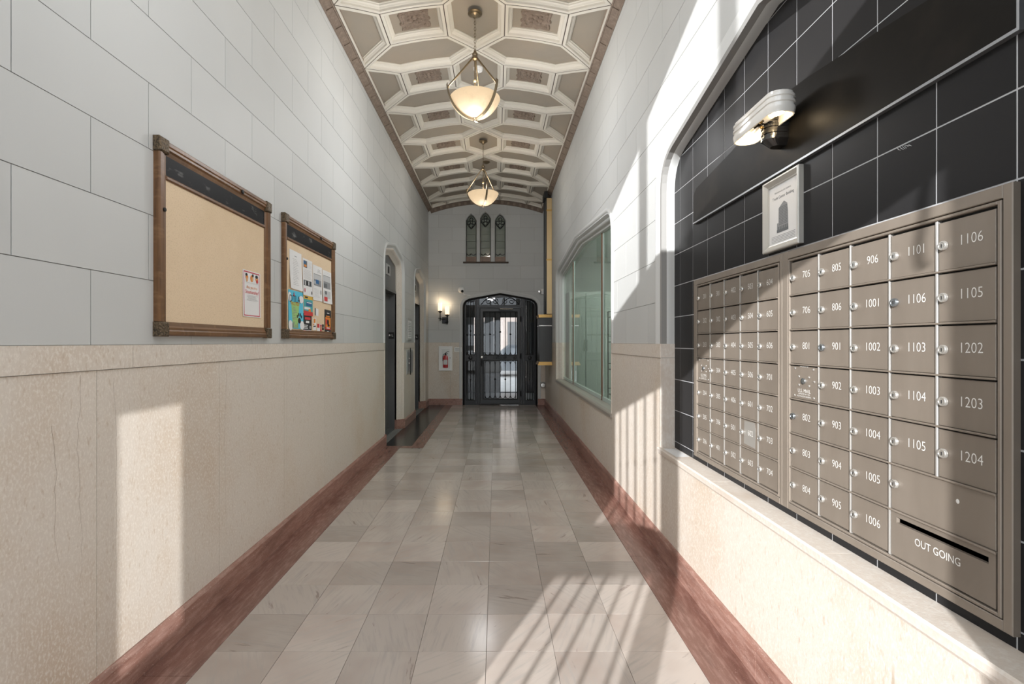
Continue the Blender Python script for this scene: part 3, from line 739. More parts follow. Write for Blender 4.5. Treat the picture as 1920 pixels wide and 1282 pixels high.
a.grid(rg+inn, True, False, False); a.f.append(tuple(range(len(rg)*16-16, len(rg)*16))); a.f.append(tuple(range(len(rg)*16, len(rg)*16+16))); a.grid([inn[-1], rg[0]], True)
part('shade', a, 'white_porcelain', dl, smooth=40)
for s in (-1, 1):
    a = MB(); a.tube([mR(2.0+s*.02, 2.268, SC), mR(2.0+s*.07, 2.266, SC)], .016, 12); sk = part('socket', a, 'white_porcelain', dl, smooth=40)
    a = MB(); a.tube([mR(2.0+s*(.068+x), 2.266, SC) for x in (0, .012, .03, .055, .072, .08)], [.011, .014, .022, .026, .018, .004], 12); part('bulb', a, 'bulb', dl, smooth=60)
a = MB(); a.prism(rect(1.965, 2.035, 2.255, 2.30), mR, P0, SC+.02); part('arm', a, 'black_porcelain', dl)
a = MB(); a.ball(mR(2.0, 2.245, P0+.088), .007, 8); part('pull_knob', a, 'brass', dl)
for s in (-1, 1):
    l = bpy.data.lights.new('deco_bulb', 'POINT'); l.energy = .4; l.color = (1, .78, .5); l.shadow_soft_size = .02
    o = bpy.data.objects.new('deco_bulb', l); C.objects.link(o); o.location = mR(2.0+s*.11, 2.225, SC)
a = MB(); a.grid([[mR(u, .6905+.001*(u-3.1)**2*10, w) for w in (-.083, -.002)] for u in (2.98, 3.05, 3.12, 3.21)])
a.v += [(x, y, z-.0006) for x, y, z in a.v]; a.f += [tuple(i+8 for i in f) for f in a.f]
solo('paper_sheet', a, 'paper', 'loose white sheet of paper lying on the niche sill', 'paper')

# ================================================================== OFFICE WINDOW
w1 = thing('window_1', 'large arched interior window with greenish glass in the right wall', 'window', mR(6.75, .72, 0), kind='structure')
up = [p for p in win_out if p[1] >= WAIN-1e-6]; GW = -.13
a = MB(); sweep(a, up, [(-.06, -.002), (-.055, .012), (-.035, .016), (-.02, .01), (-.012, 0), (.0, -.002), (.012, -.018), (.02, -.035), (.034, -.04), (.046, -.055), (.052, -.085), (.07, -.09), (.075, GW-.02)], mR); part('arch_moulding', a, 'trim_paint', w1, smooth=40)
for x, s in ((4.63, 1), (8.87, -1)):
    for z0, z1 in ((.70, RAILB), (RAILB+.002, WAIN)):
        a = MB(); a.grid([[mR(x+s*d, v, w) for d, w in ((-.004, -.1), (-.004, .006), (.004, .006), (.02, -.03), (.05, -.055), (.075, -.09), (.075, GW-.02), (-.004, GW-.02))] for v in (z0, z1)], True, True, True); piece('jamb_stone', a, 'limestone_pale', w1)
a = MB(); a.grid([[mR(u, v, w) for v, w in ((.675, .0), (.675, .014), (.70, .014), (.712, .006), (.722, -.02), (.722, GW-.02), (.675, GW-.02))] for u in (4.62, 8.88)], True, True, True); part('sill', a, 'sill_metal', w1)
gin = offset_path(win_out, .075)
mul = [5.62, 7.72]; ed = [4.6]+mul+[8.9]
for k in range(3):
    q = intersect(gin, rect(ed[k]+.012, ed[k+1]-.012, .722, 3)); a = MB(); a.face([mR(u, v, GW) for u, v in q]); part('pane', a, 'office_glass', w1)
for u in mul:
    q = intersect(gin, rect(u-.012, u+.012, .722, 3)); a = MB(); a.prism(q, mR, GW-.015, GW+.015); part('mullion', a, 'mullion_bronze', w1)
    q = intersect(gin, rect(u-.06, u-.014, .722, 3)); a = MB(); a.prism(q, mR, GW-.012, GW+.006); part('pane_stile', a, 'pane_edge', w1)
a = MB(); a.prism(rect(4.70, 8.80, .722, .765), mR, GW-.012, GW+.008); part('bottom_channel', a, 'pane_edge', w1)
# office beyond the glass
of = MB(); X0o, X1o, Ya, Yb = 1.25, 3.2, 4.1, 9.5
of.box(X1o, X1o+.06, Ya, Yb, 0, 3.0); of.box(X0o, X1o, Yb, Yb+.06, 0, 3.0); of.box(X0o, X1o, Ya-.06, Ya, 0, 3.0); of.box(X0o, X1o+.06, Ya-.06, Yb+.06, 3.0, 3.06)
solo('wall_office', of, 'office_wall', 'pale green walls of the small office behind the glass', 'wall', kind='structure')
solo('floor_office', B(X0o, X1o, Ya, Yb, -.05, 0), 'office_floor', 'dark floor of the office behind the glass', 'floor', kind='structure')
names = ('white tall office cupboard nearest the glass, behind the window', 'white tall office cupboard second from the glass', 'white tall office cupboard farthest from the glass')
for k in range(3):
    x = 1.30+.62*k; root = thing('office_cupboard', names[k], 'cupboard', (x+.3, 9.15, 0), group='cupboards in the office')
    part('body', B(x, x+.60, 8.87, 9.46, .0, 2.28), 'office_cabinet', root)
    for j in range(2):
        d = part('door', B(x+.01+.295*j, x+.295+.295*j, 8.85, 8.868, .08, 2.25), 'office_cabinet', root)
        part('handle', T([(x+.275+.05*j, 8.83, 1.22), (x+.275+.05*j, 8.83, 1.42)], .006), 'nickel', d)
a = MB(); a.box(1.9, 2.5, 5.6, 8.2, 2.985, 2.999); o = solo('office_fill_panel', a, 'office_fill_emission', 'added unseen light panel brightening the office behind the glass', 'light')  # glowing panel out of view, added to light the office interior
rk = thing('wire_rack', 'dark wire display rack standing inside the office window', 'rack', (1.47, 5.9, 0))
for x in (1.36, 1.58):
    for y in (5.78, 6.02): part('post', T([(x, y, 0), (x, y, 1.75)], .007, 6), 'iron_light', rk)
for z in (.3, .75, 1.05, 1.38, 1.68):
    a = MB()
    for k in range(7): a.tube([(1.36+.22*k/6, 5.78, z), (1.36+.22*k/6, 6.02, z)], .004, 5)
    for y in (5.78, 6.02): a.tube([(1.36, y, z), (1.58, y, z)], .006, 5); a.tube([(1.36, y, z+.07), (1.58, y, z+.07)], .004, 5)
    part('wire_shelf', a, 'iron_light', rk)

# ================================================================== END DOOR
S = YE
d1 = thing('door_1', 'black wrought iron and glass door with sidelights under a pointed arch', 'door', (.09, YE, 0), kind='structure')
a = MB(); sweep(a, door_path, [(-.07, -.001), (-.066, .01), (-.05, .012), (-.035, .004), (-.01, .002), (0, -.01), (.01, -.04), (.012, -.06)], mE); part('arch_moulding', a, 'trim_paint', d1, smooth=45)
a = MB(); sweep(a, door_path, [(.008, -.03), (.008, .012), (.02, .018), (.035, .012), (.045, -.01), (.05, -.06), (.05, -.10)], mE); part('iron_arch', a, 'iron', d1, smooth=45)
inner = ccw(offset_path(door_path, .045))
def frame_poly(polys, w0, w1, name, mt='iron', parent=None):
    a = MB()
    for q in polys:
        q = intersect(q, inner)
        if q: a.prism(q, mE, w0, w1)
    return part(name, a, mt, parent or d1)
LX0, LX1 = -.365, .545                       # leaf
frame_poly([rect(LX0-.06, LX0-.005, 0, 2.5), rect(LX1+.005, LX1+.06, 0, 2.5)], -.08, .01, 'door_post')
frame_poly([rect(LX0-.06, LX1+.06, 2.14, 2.19), rect(LX0, LX1, 2.36, 2.5)], -.08, .012, 'transom_bar')
frame_poly([rect(LX0-.06, LX1+.06, 2.155, 2.18)], .012, .022, 'transom_bead', 'iron_light')
def hole_panel(u0, u1, v0, v1, holes, w0, w1, name, parent=d1, mt='iron'):
    polys = [rect(u0, u1, v0, v1)]
    for h in holes: polys = subtract(polys, h)
    a = MB()
    for q in polys:
        q = intersect(q, inner)
        if q: a.prism(q, mE, w0, w1)
    return part(name, a, mt, parent)
def bead(u0, u1, v0, v1, w, r, parent, name='panel_bead'):
    a = MB()
    for q in ([(u0, v0), (u1, v0)], [(u1, v0), (u1, v1)], [(u1, v1), (u0, v1)], [(u0, v1), (u0, v0)]): a.tube([mE(*q[0], w), mE(*q[1], w)], r, 6)
    part(name, a, 'iron_light', parent)
def bars(us, v0, v1, w, parent, r=.0085, knobs=(), twist=False):
    for i, u in enumerate(us):
        a = MB(); a.tube([mE(u, v0, w), mE(u, v1, w)], r, 6)
        if i in knobs:
            k = knobs[i] if isinstance(knobs, dict) else (v0+v1)/2
            a.ball(mE(u, k, w), r*2.6, 8)
        part('bar', a, 'iron', parent)
def loops(us, v, rad, w, parent, flip=1):
    for u in us:
        a = MB(); a.tube([mE(u+rad*math.cos(t*PI/8), v-flip*rad*1.2*math.sin(t*PI/8), w) for t in range(9)], .006, 5); part('loop', a, 'iron', parent)
def scroll(u, v, r, sg, w, parent, turns=1.35):
    a = MB(); pts = []
    for k in range(22):
        t = k/21; an = PI/2+sg*t*turns*2*PI; rr = r*(1-.8*t); pts.append(mE(u+rr*math.cos(an), v+rr*math.sin(an), w))
    a.tube(pts, .006, 5); part('scroll', a, 'iron_light', parent)
# leaf
UP = rect(-.275, .46, 1.10, 2.04); LOW = rect(-.275, .46, .135, .97)
leaf = hole_panel(LX0, LX1, .012, 2.135, [UP, LOW], -.06, .0, 'door_leaf', mt='iron_light')
bead(-.28, .465, 1.095, 2.045, .002, .011, leaf); bead(-.28, .465, .13, .975, .002, .011, leaf)
bead(LX0+.015, LX1-.015, .03, 2.12, .002, .006, leaf)
for h in (UP, LOW):
    a = MB(); a.face([mE(u, v, -.045) for u, v in h]); part('pane', a, 'door_glass', leaf)
us = [-.245+.1125*k for k in range(7)]
bars(us, 1.10, 2.04, -.02, leaf, knobs={1: 1.55, 3: 1.6, 5: 1.55})
loops([(us[k]+us[k+1])/2 for k in range(6)], 1.15, .05, -.02, leaf)
bars(us, .135, .97, -.02, leaf, knobs={2: .56, 4: .56})
loops([(us[k]+us[k+1])/2 for k in range(6)], .20, .05, -.02, leaf); loops([(us[k]+us[k+1])/2 for k in range(6)], .90, .05, -.02, leaf, -1)
for u, sg in ((-.225, 1), (-.03, 1), (.03, -1), (.12, 1), (.19, -1), (.41, -1)): scroll(u, 1.035, .04, sg, .006, leaf)
a = MB(); a.slab(LX0+.03, LX0+.075, .86, 1.02, 0, .008, mE, .003); hp = part('lock_plate', a, 'iron', leaf)
a = MB(); a.lathe([(.026, 0), (.03, -.03), (.026, -.05), (.01, -.055)], mE(LX0+.055, 1.045, .005), 'y', 14); part('knob', a, 'nickel', leaf, smooth=40)
a = MB(); a.tube([mE(LX0+.053, .99, .008), mE(LX0+.053, .985, .05), mE(LX0+.053, .86, .05), mE(LX0+.053, .855, .008)], .009, 8); part('pull_handle', a, 'iron', leaf)
for z in (.25, 1.07, 1.88): piece('hinge', T([mE(LX1+.002, z-.06, .006), mE(LX1+.002, z+.06, .006)], .014, 8), 'iron', d1)
a = MB(); a.slab(.06, .36, 2.08, 2.125, 0, .06, mE, .006); dc = part('door_closer', a, 'iron', leaf)
a = MB(); a.tube([mE(.09, 2.10, .075), mE(.37, 2.10, .075)], .013, 8); part('closer_arm', a, 'nickel', leaf)
# sidelights
for (u0, u1, nb_) in ((-.69, -.43, 3), (.61, .87, 3)):
    hp = rect(u0+.035, u1-.03, 1.10, 2.30); lw = rect(u0+.035, u1-.03, .10, .965)
    sl = hole_panel(u0-.0, u1+.0, 0, 2.5, [hp, lw], -.07, .0, 'sidelight', mt='iron')
    for h in (hp, lw):
        a = MB(); a.face([mE(u, v, -.045) for u, v in intersect(h, inner)]); part('pane', a, 'door_glass', sl)
        bead(h[0][0], h[1][0], h[0][1], min(h[2][1], 2.28), .002, .007, sl)
    q = [u0+.035+(u1-u0-.065)*f for f in (.2, .5, .8)]
    bars(q, 1.10, 2.28, -.02, sl, .007, {1: 1.62}); bars(q, .10, .965, -.02, sl, .007, {1: .55})
    loops([(q[0]+q[1])/2, (q[1]+q[2])/2], 1.14, .034, -.02, sl); loops([(q[0]+q[1])/2, (q[1]+q[2])/2], .15, .034, -.02, sl); loops([(q[0]+q[1])/2, (q[1]+q[2])/2], 2.22, .034, -.02, sl, -1)
    a = MB(); a.lathe([(.045, 0), (.045, -.012), (.03, -.02), (.008, -.024)], mE((u0+u1)/2, 1.032, 0), 'y', 20); part('boss', a, 'iron', sl)
# transom
tp = intersect(rect(LX0, LX1, 2.19, 2.365), inner); a = MB(); a.face([mE(u, v, -.045) for u, v in tp]); part('pane', a, 'door_glass', d1)
for u, sg, r in ((-.16, 1, .07), (-.02, -1, .07), (.2, 1, .07), (.34, -1, .07)): scroll(u, 2.275, r, sg, -.015, d1)
for (ua, ub) in ((-.33, .06), (.12, .51)):
    a = MB(); a.tube([mE(ua+(ub-ua)*k/12, 2.2+.15*math.sin(PI*k/12), -.015) for k in range(13)], .008, 6); part('transom_scroll', a, 'iron', d1)

# lancet windows
for k, (lp, nm) in enumerate(zip(LAN, ('left', 'middle, tallest', 'right'))):
    root = thing('window_%d' % (k+2), '%s lancet window with green leaded glass above the iron door' % nm, 'window', ((lp[0][0]+lp[-1][0])/2, YE, 3.135), kind='structure')
    uc = (lp[0][0]+lp[-1][0])/2; zt = lp[3][1]
    a = MB(); a.face([mE(u, v, -.07) for u, v in lp]); part('pane', a, 'stained_glass', root)
    a = MB(); cl = lp; sweep(a, cl, [(-.002, .001), (.0, -.004), (.006, -.02), (.014, -.072)], mE); part('reveal', a, 'trim_paint', root)
    a = MB(); a.prism(rect(uc-.118, uc+.118, 3.137, 3.26), mE, -.068, -.05); part('bottom_panel', a, 'oak', root)
    a = MB(); a.tube([mE(u, v, -.06) for u, v in offset_path(lp, .014)], .008, 6); part('lead_frame', a, 'iron', root)
    for (du, dv, r) in ((0, -.12, .035), (-.055, -.19, .035), (.055, -.19, .035), (0, -.25, .04)):
        a = MB(); a.tube([mE(uc+du+r*math.cos(t*PI/6), zt+dv+r*math.sin(t*PI/6), -.058) for t in range(13)], .0095, 5); part('tracery_ring', a, 'iron', root)
    for s in (-1, 1):
        a = MB(); a.tube([mE(uc+s*(.10-.10*t/8), zt-.19-.14*(t/8)**.7, -.058) for t in range(9)], .0095, 5); part('tracery_arm', a, 'iron', root)
        a = MB(); a.tube([mE(uc+s*(.10-.10*t/8), 3.33-.04*math.sin(PI*t/8), -.058) for t in range(9)], .009, 5); part('tracery_foot', a, 'iron', root)
    for zz in (3.45, 3.6, 3.75): part('lead_bar', T([mE(uc-.115, zz, -.064), mE(uc+.115, zz, -.064)], .002, 4), 'iron', root)
a = MB(); a.slab(-.72, .275, 3.105, 3.135, -.03, .05, mE, .006); solo('trim_6', a, 'dark_line', 'thin dark sill under the three lancet windows', 'sill', kind='structure')

# vestibule and street beyond the iron door
vb = MB(); vb.box(-1.7, -1.6, 11.04, 13.6, 0, 2.75); vb.box(1.6, 1.7, 11.04, 13.6, 0, 2.75); vb.box(-1.7, 1.7, 11.04, 13.7, 2.75, 2.85)
for q in subtract(subtract([rect(-1.7, 1.7, 0, 2.75)], rect(.12, .62, .02, 2.05)), rect(-.85, -.05, 1.1, 2.05)): vb.prism(q, lambda u, v, w: (u, 13.5+w, v), 0, .1)
solo('wall_vestibule', vb, 'vestibule_wall', 'dark walls of the vestibule seen through the iron door', 'wall', kind='structure')
a = MB(); a.box(-1.7, 1.7, 11.0, 13.6, -.05, 0); solo('floor_vestibule', a, 'vestibule_floor', 'grey vestibule floor seen through the iron door', 'floor', kind='structure')
wv = thing('window_5', 'frosted vestibule window seen through the left door glass', 'window', (-.45, 13.5, 1.1), kind='structure')
for k in range(3): part('pane', B(-.85+.268*k, -.85+.268*k+.25, 13.52, 13.54, 1.1, 2.05), 'frosted', wv)
part('frame', B(-.85, -.05, 13.48, 13.5, 1.55, 1.6), 'iron', wv)
a = MB(); a.box(-9, 9, 13.7, 30, -.16, -.04); solo('pavement_rear', a, 'pavement', 'sunlit street paving beyond the vestibule', 'pavement', kind='structure')
fb = thing('street_building', 'pinkish street building seen far beyond the iron door', 'building', (1, 30, 0))
part('facade', B(-6, 9, 30, 31, 0, 9), 'facade', fb)
for k in range(7): part('shop_window', B(-5+1.9*k, -3.6+1.9*k, 29.95, 30.02, .5, 2.6), 'elevator_steel', fb)
cr = thing('parked_car', 'dark parked car on the street beyond the iron door', 'car', (1.2, 21, -.04))
a = MB(); prof = [(-2.1, .25), (-2.1, .62), (-1.9, .78), (-1.2, .85), (-.7, 1.32), (.8, 1.34), (1.4, .92), (2.0, .85), (2.15, .6), (2.15, .25)]
a.prism(prof, lambda u, v, w: (1.2+u, 21+w, v-.04), -.85, .85); part('body', a, 'car_paint', cr)
for u in (-1.3, 1.35):
    a = MB(); a.lathe([(.32, -.9), (.32, -.7)], (1.2+u, 21, .28), 'y', 18); part('wheel', a, 'slot_dark', cr)
a = MB(); a.prism([(-.62, 1.26), (-1.0, .9), (1.2, .94), (.74, 1.28)], lambda u, v, w: (1.2+u, 20.145+w, v-.04), -.01, 0); part('side_window', a, 'steel_blue', cr)
# street side behind the camera
a = MB(); a.box(-14, 14, -26, Y0-.06, -.16, -.02); solo('pavement_front', a, 'pavement', 'pavement outside the street entrance behind the viewer', 'pavement', kind='structure')
d4 = thing('door_4', 'street entrance joinery with iron bars behind the viewer', 'door', (-.1, Y0, 0), kind='structure')
for u in (-1.175, -1.068, -.957, -.842, -.735):
    for z0, z1 in ((1.215, 2.165), (.1, .99)):
        b = MB(); b.tube([(u, Y0-.03, z0), (u, Y0-.03, z1)], .011, 6); b.ball((u, Y0-.03, (z0+z1)/2), .02, 8); part('bar', b, 'iron', d4)
part('beam_block_leaf', B(.345, .385, -1.40, Y0-.07, -.01, 2.42), 'iron_light', d4)  # unseen solid leaf, added to block the second sun at the door opening
part('closer_arm', T([(.309, -.5, 2.36), (.307, -.5, 2.33), (.298, -.5, 2.25), (.290, -.5, 2.16), (.293, -.5, 2.12), (.30, -.5, 2.105)], .009, 6), 'iron', d4)

# ================================================================== PENDANT LAMPS
def pendant(y, label, x=XC, power=10, turn=80, fill_energy=30):
    zc = CROWN-.06+.06; root = thing('pendant_lamp', label, 'lamp', (x, y, 3.49), group='bowl pendants down the vault')
    top = 4.52
    a = MB(); a.lathe([(.0, 0), (.03, -.002), (.066, -.012), (.068, -.02), (.05, -.026), (.048, -.034), (.022, -.044), (.012, -.06), (.0, -.062)], (x, y, top), 'z', 28); part('canopy', a, 'lamp_bronze', root, smooth=40)
    a = MB(); n = 11; z1 = top-.06; z0 = 4.135
    for k in range(n):
        zc_ = z1-(z1-z0)*(k+.5)/n; h = (z1-z0)/n*.68
        pts = []
        for t in range(9):
            an = 2*PI*t/8; o = .009*math.cos(an); pts.append((x+(o if k % 2 else 0), y+(0 if k % 2 else o), zc_+h*math.sin(an)))
        a.tube(pts, .0022, 5, False)
    part('chain', a, 'lamp_bronze', root, smooth=60)
    a = MB(); a.lathe([(.004, .04), (.012, .035), (.014, .012), (.026, .008), (.028, -.006), (.02, -.02), (.03, -.03), (.03, -.05), (.012, -.06), (.0, -.062)], (x, y, 4.115), 'z', 20); part('hub', a, 'lamp_bronze', root, smooth=40)
    part('stem', T([(x, y, 4.07), (x, y, 3.51)], .007, 8), 'lamp_bronze', root, smooth=60)
    a = MB(); a.ball((x, y, 3.86), .017, 10); part('stem_ball', a, 'brass_pale', root, smooth=80)
    R, H, ZR = .24, .185, 3.69
    CA = 1.15; prof = [(R*math.sin(t*CA/10)/math.sin(CA), ZR-H*(math.cos(t*CA/10)-math.cos(CA))/(1-math.cos(CA))) for t in range(11)]; a = MB()
    outer = [(r, z-0) for r, z in prof]; inner_ = [(max(r-.008, 0), z+.008) for r, z in prof[::-1]]
    a.grid([[(x+r*math.cos(2*PI*k/40), y+r*math.sin(2*PI*k/40), z) for k in range(40)] for r, z in [(max(r, .001), z) for r, z in outer+inner_]], True); part('bowl', a, 'bowl_glass', root, smooth=60)
    for k in range(3):
        an = math.radians(turn+120*k); dx, dy = math.cos(an), math.sin(an)
        rods = T([(x+dx*.02, y+dy*.02, 4.08), (x+dx*.262, y+dy*.262, 3.765)], .0085, 8); part('rod', rods, 'lamp_bronze', root, smooth=60)
        a = MB(); a.ball((x+dx*.262, y+dy*.262, 3.76), .012, 8); part('rod_joint', a, 'lamp_bronze', root, smooth=60)
        pts = []
        for t in range(13):
            f = t/12*1.5; rr = R*math.sin(f)/math.sin(CA)+.012*math.sin(f); zz = ZR-H*(math.cos(f)-math.cos(CA))/(1-math.cos(CA))-.009*math.cos(f); pts.append((rr, zz))
        a = MB(); px, py = -dy, dx
        rings = []
        for rr, zz in pts:
            c = Vector((x+dx*rr, y+dy*rr, zz-.003)); nrm = Vector((dx*.6, dy*.6, -.6)).normalized()*.004; sd = Vector((px, py, 0))*.014
            rings.append([c-sd-nrm, c+sd-nrm, c+sd+nrm, c-sd+nrm])
        a.grid(rings, True, True, True); part('strap', a, 'lamp_bronze', root)
    a = MB(); a.lathe([(.022, .012), (.026, .0), (.016, -.012), (.012, -.02), (.0, -.024)], (x, y, 3.50), 'z', 16); part('finial', a, 'lamp_bronze', root, smooth=40)
    for k in range(2):
        l = bpy.data.lights.new('pendant_bulb', 'POINT'); l.energy = power/2; l.color = (1, .90, .76); l.shadow_soft_size = .05
        o = bpy.data.objects.new('pendant_bulb', l); C.objects.link(o); o.location = (x, y+(-.09, .09)[k], 3.76)
    l = bpy.data.lights.new('corridor_fill_light', 'POINT'); l.energy = fill_energy; l.color = (.985, .99, 1); l.shadow_soft_size = .2  # invisible point light added below the bowl to fill the corridor
    o = bpy.data.objects.new('corridor_fill_light', l); C.objects.link(o); o.location = (x, y, 3.24)
pendant(4.72, 'nearer bronze pendant lamp with glowing alabaster bowl', fill_energy=44); pendant(7.74, 'farther bronze pendant lamp with glowing alabaster bowl', turn=-75, fill_energy=14)
pendant(1.72, 'bronze pendant lamp with alabaster bowl nearest the entrance, above the viewer', fill_energy=33)
a = MB(); a.lathe([(.0, .0), (.055, -.001), (.055, -.02), (.045, -.038), (.02, -.042), (.015, -.055), (.0, -.056)], (XC-.005, 5.72, 4.54), 'z', 22); solo('smoke_detector', a, 'plastic_white', 'small white smoke detector in a coffer behind the nearer lamp', 'detector', smooth=40)
a = MB(); a.lathe([(.0, .0), (.06, -.001), (.06, -.015), (.04, -.03), (.015, -.035), (.0, -.036)], (XC+.03, 8.70, 4.54), 'z', 22); solo('ceiling_sensor', a, 'lamp_bronze', 'bronze ceiling disc in a coffer beyond the farther lamp', 'disc', smooth=40)

# ================================================================== BULLETIN BOARDS
def board(u0, u1, label):
    v0, v1 = 1.408, 2.272; root = thing('bulletin_board', label, 'board', mL((u0+u1)/2, v0, 0), group='framed cork boards on the left wall')
    fw = .062
    a = MB(); a.prism(rect(u0+.03, u1-.03, v0+.03, v1-.03), mL, 0, .010); part('cork', a, 'cork', root)
    def bar(n, a0, a1, b0, b1, mt, vert):
        m = MB(); w = [(0, 0), (0, .022), (.006, .028), (.02, .028), (.026, .024), (.036, .024), (.044, .017), (fw, .013), (fw, 0)]
        flip = n in ('r', 't')
        sec = [((a1-d) if n == 'r' else (a0+d), h) for d, h in w] if vert else [((b1-d) if n == 't' else (b0+d), h) for d, h in w]
        if vert: m.grid([[mL(p, z, h) for p, h in sec] for z in (b0, b1)], True, True, True)
        else: m.grid([[mL(z, p, h) for p, h in sec] for z in (a0, a1)], True, True, True)
        piece('frame_bar', m, mt, root)
    bar('l', u0, u0+fw, v0+fw, v1-fw, 'oak', True); bar('r', u1-fw, u1, v0+fw, v1-fw, 'oak', True)
    bar('b', u0+fw, u1-fw, v0, v0+fw, 'oak_cross', False); bar('t', u0+fw, u1-fw, v1-fw, v1, 'oak_cross', False)
    for cu in (u0-.004, u1-fw+.002):
        for cv in (v0-.004, v1-fw+.002): a = MB(); a.slab(cu, cu+fw+.002, cv, cv+fw+.002, 0, .034, mL, .006); piece('corner_block', a, 'carved_brass', root)
    a = MB(); a.prism(rect(u0+fw-.004, u1-fw+.004, v1-fw-.088, v1-fw+.004), mL, .010, .013); part('header_strip', a, 'header_black', root)
    a = MB(); a.slab(u0+fw-.004, u1-fw+.004, v1-fw-.108, v1-fw-.088, .010, .019, mL, .005); part('header_bar', a, 'oak_cross', root)
    a = MB(); a.lathe([(.012, 0), (.012, .006), (.005, .008)], mL(u0+(u1-u0)*.66, v1-.03, .026), 'x', 12); part('key_lock', a, 'slot_dark', root)
    a = MB(); a.lathe([(.009, 0), (.009, .006), (.005, .008)], mL(u0+.033, v1-.31, .024), 'x', 10); part('side_catch', a, 'slot_dark', root)
board(2.148, 3.212, 'nearer oak framed cork board, nearly empty with one flyer')
board(3.428, 4.498, 'farther oak framed cork board crowded with papers')
BW = .0105
def sheet(name, u0, u1, v0, v1, mt, label, cat, prints, curl=.0, w=0, tilt=0):
    base = BW+w; n = 6
    def m(u, v, d):
        fu = (u-u0)/(u1-u0); fv = (v1-v)/(v1-v0)
        return mL(u, v+tilt*(fu-.5), base+.0008+curl*(fv**2)*(.3+.7*(2*fu-1)**2)+d)
    a = MB()
    for d in (0, -.0004): a.grid([[m(u0+(u1-u0)*i/n, v0+(v1-v0)*j/n, d) for i in range(n+1)] for j in range(n+1)])
    root = solo(name, a, mt, label, cat, group='papers on the cork boards')
    for li, (pm, items) in enumerate(prints):
        b = MB(); lay = .0005+.0004*li
        for it in items:
            if it[0] == 'r':
                _, x0, x1, y0, y1 = it; k = 5
                b.grid([[m(u0+(u1-u0)*(x0+(x1-x0)*i/k), v0+(v1-v0)*(y0+(y1-y0)*j/k), lay) for i in range(k+1)] for j in range(k+1)])
            elif it[0] == 't':
                _, s, size, x, y = it[:5]; asp = it[5] if len(it) > 5 else 1; b.text(s, size, u0+(u1-u0)*x, v0+(v1-v0)*y, lay+.0002, m, 1, asp)
            elif it[0] == 'e':
                _, x, y, rx, ry = it; b.face([m(u0+(u1-u0)*(x+rx*math.cos(t*PI/10)), v0+(v1-v0)*(y+ry*math.sin(t*PI/10)), lay+.0001) for t in range(20)])
            elif it[0] == 'p':
                b.face([m(u0+(u1-u0)*x, v0+(v1-v0)*y, lay) for x, y in it[1]])
        part('print', b, pm, root)['kind'] = 'stuff'
    return root
lines = lambda x0, x1, y0, y1, n, h=.006: [('r', x0+.03*((k*7) % 3), x1-.05*((k*5) % 4), y0+(y1-y0)*k/max(n-1, 1), y0+(y1-y0)*k/max(n-1, 1)+h) for k in range(n)]
sheet('flyer', 2.884, 3.097, 1.53, 1.805, 'paper', 'white flyer with red border and orange heading on the emptier board', 'flyer', [
    ('print_crimson', [('r', .05, .95, .955, .98), ('r', .05, .95, .02, .04), ('r', .05, .075, .02, .98), ('r', .925, .95, .02, .98)]),
    ('print_orange', [('t', 'Are you in a', .026, .5, .64), ('e', .22, .85, .07, .055), ('e', .5, .84, .09, .075), ('e', .79, .85, .08, .06)]),
    ('print_skin', [('e', .22, .80, .05, .05), ('e', .53, .83, .05, .055), ('e', .78, .83, .05, .04)]),
    ('print_black', [('e', .19, .905, .06, .03), ('e', .55, .91, .05, .035), ('e', .77, .90, .08, .035)]),
    ('print_red', [('t', 'Situationship?', .03, .5, .54), ('e', .8, .80, .06, .04)]),
    ('print_light', lines(.2, .85, .36, .46, 5, .008)+lines(.15, .85, .735, .74, 1, .007))], curl=.003)
b0 = 3.54
sheet('notice', 3.535, 3.755, 1.765, 2.045, 'paper', 'plain typed white notice at top left of crowded board', 'paper', [('print_grey', lines(.25, .75, .12, .78, 16, .006)+[('r', .4, .6, .86, .875)])], curl=.012, tilt=-.004)
sheet('notice', 3.775, 3.972, 1.74, 2.022, 'paper', 'white notice with small colour photo second from left on crowded board', 'paper', [
    ('print_mid', [('r', .08, .45, .76, .95), ('r', .08, .9, .27, .42)]), ('print_orange', [('r', .15, .38, .78, .84)]), ('print_deepblue', [('r', .1, .3, .86, .93)]),
    ('print_light', lines(.5, .95, .78, .92, 5)+lines(.1, .9, .47, .7, 9)+[('r', .2, .3, .28, .4), ('r', .55, .65, .3, .4)]), ('print_crimson', [('e', .18, .14, .05, .06)]), ('print_black', [('e', .88, .1, .04, .05), ('r', .35, .5, .28, .41), ('r', .7, .78, .3, .4)])], curl=.006, w=.001)
sheet('notice', 3.985, 4.195, 1.72, 2.005, 'paper', 'white notice with interior photo third from left on crowded board', 'paper', [
    ('print_grey', [('r', .1, .9, .42, .76)]), ('print_light', [('r', .12, .88, .6, .74), ('r', .15, .5, .47, .55)]+lines(.1, .75, .1, .33, 8)), ('print_deepblue', [('r', .3, .65, .48, .60)]), ('print_mid', lines(.45, .9, .82, .9, 3)+[('e', .85, .26, .04, .07)])], curl=.004, w=.0005)
sheet('notice', 4.205, 4.43, 1.715, 1.995, 'paper', 'white notice with photo and red block at right of crowded board', 'paper', [
    ('print_grey', [('r', .1, .88, .45, .85)]), ('print_light', [('r', .12, .86, .66, .83), ('r', .12, .86, .15, .38)]+lines(.1, .9, .9, .94, 2)), ('print_mid', [('r', .12, .5, .48, .6), ('e', .35, .32, .12, .06)]), ('print_red', [('r', .12, .52, .06, .19)])], curl=.010, w=.001)
paw = [('e', .72, .22, .10, .075), ('e', .58, .33, .04, .045), ('e', .67, .38, .04, .05), ('e', .78, .38, .04, .05), ('e', .87, .33, .04, .045)]
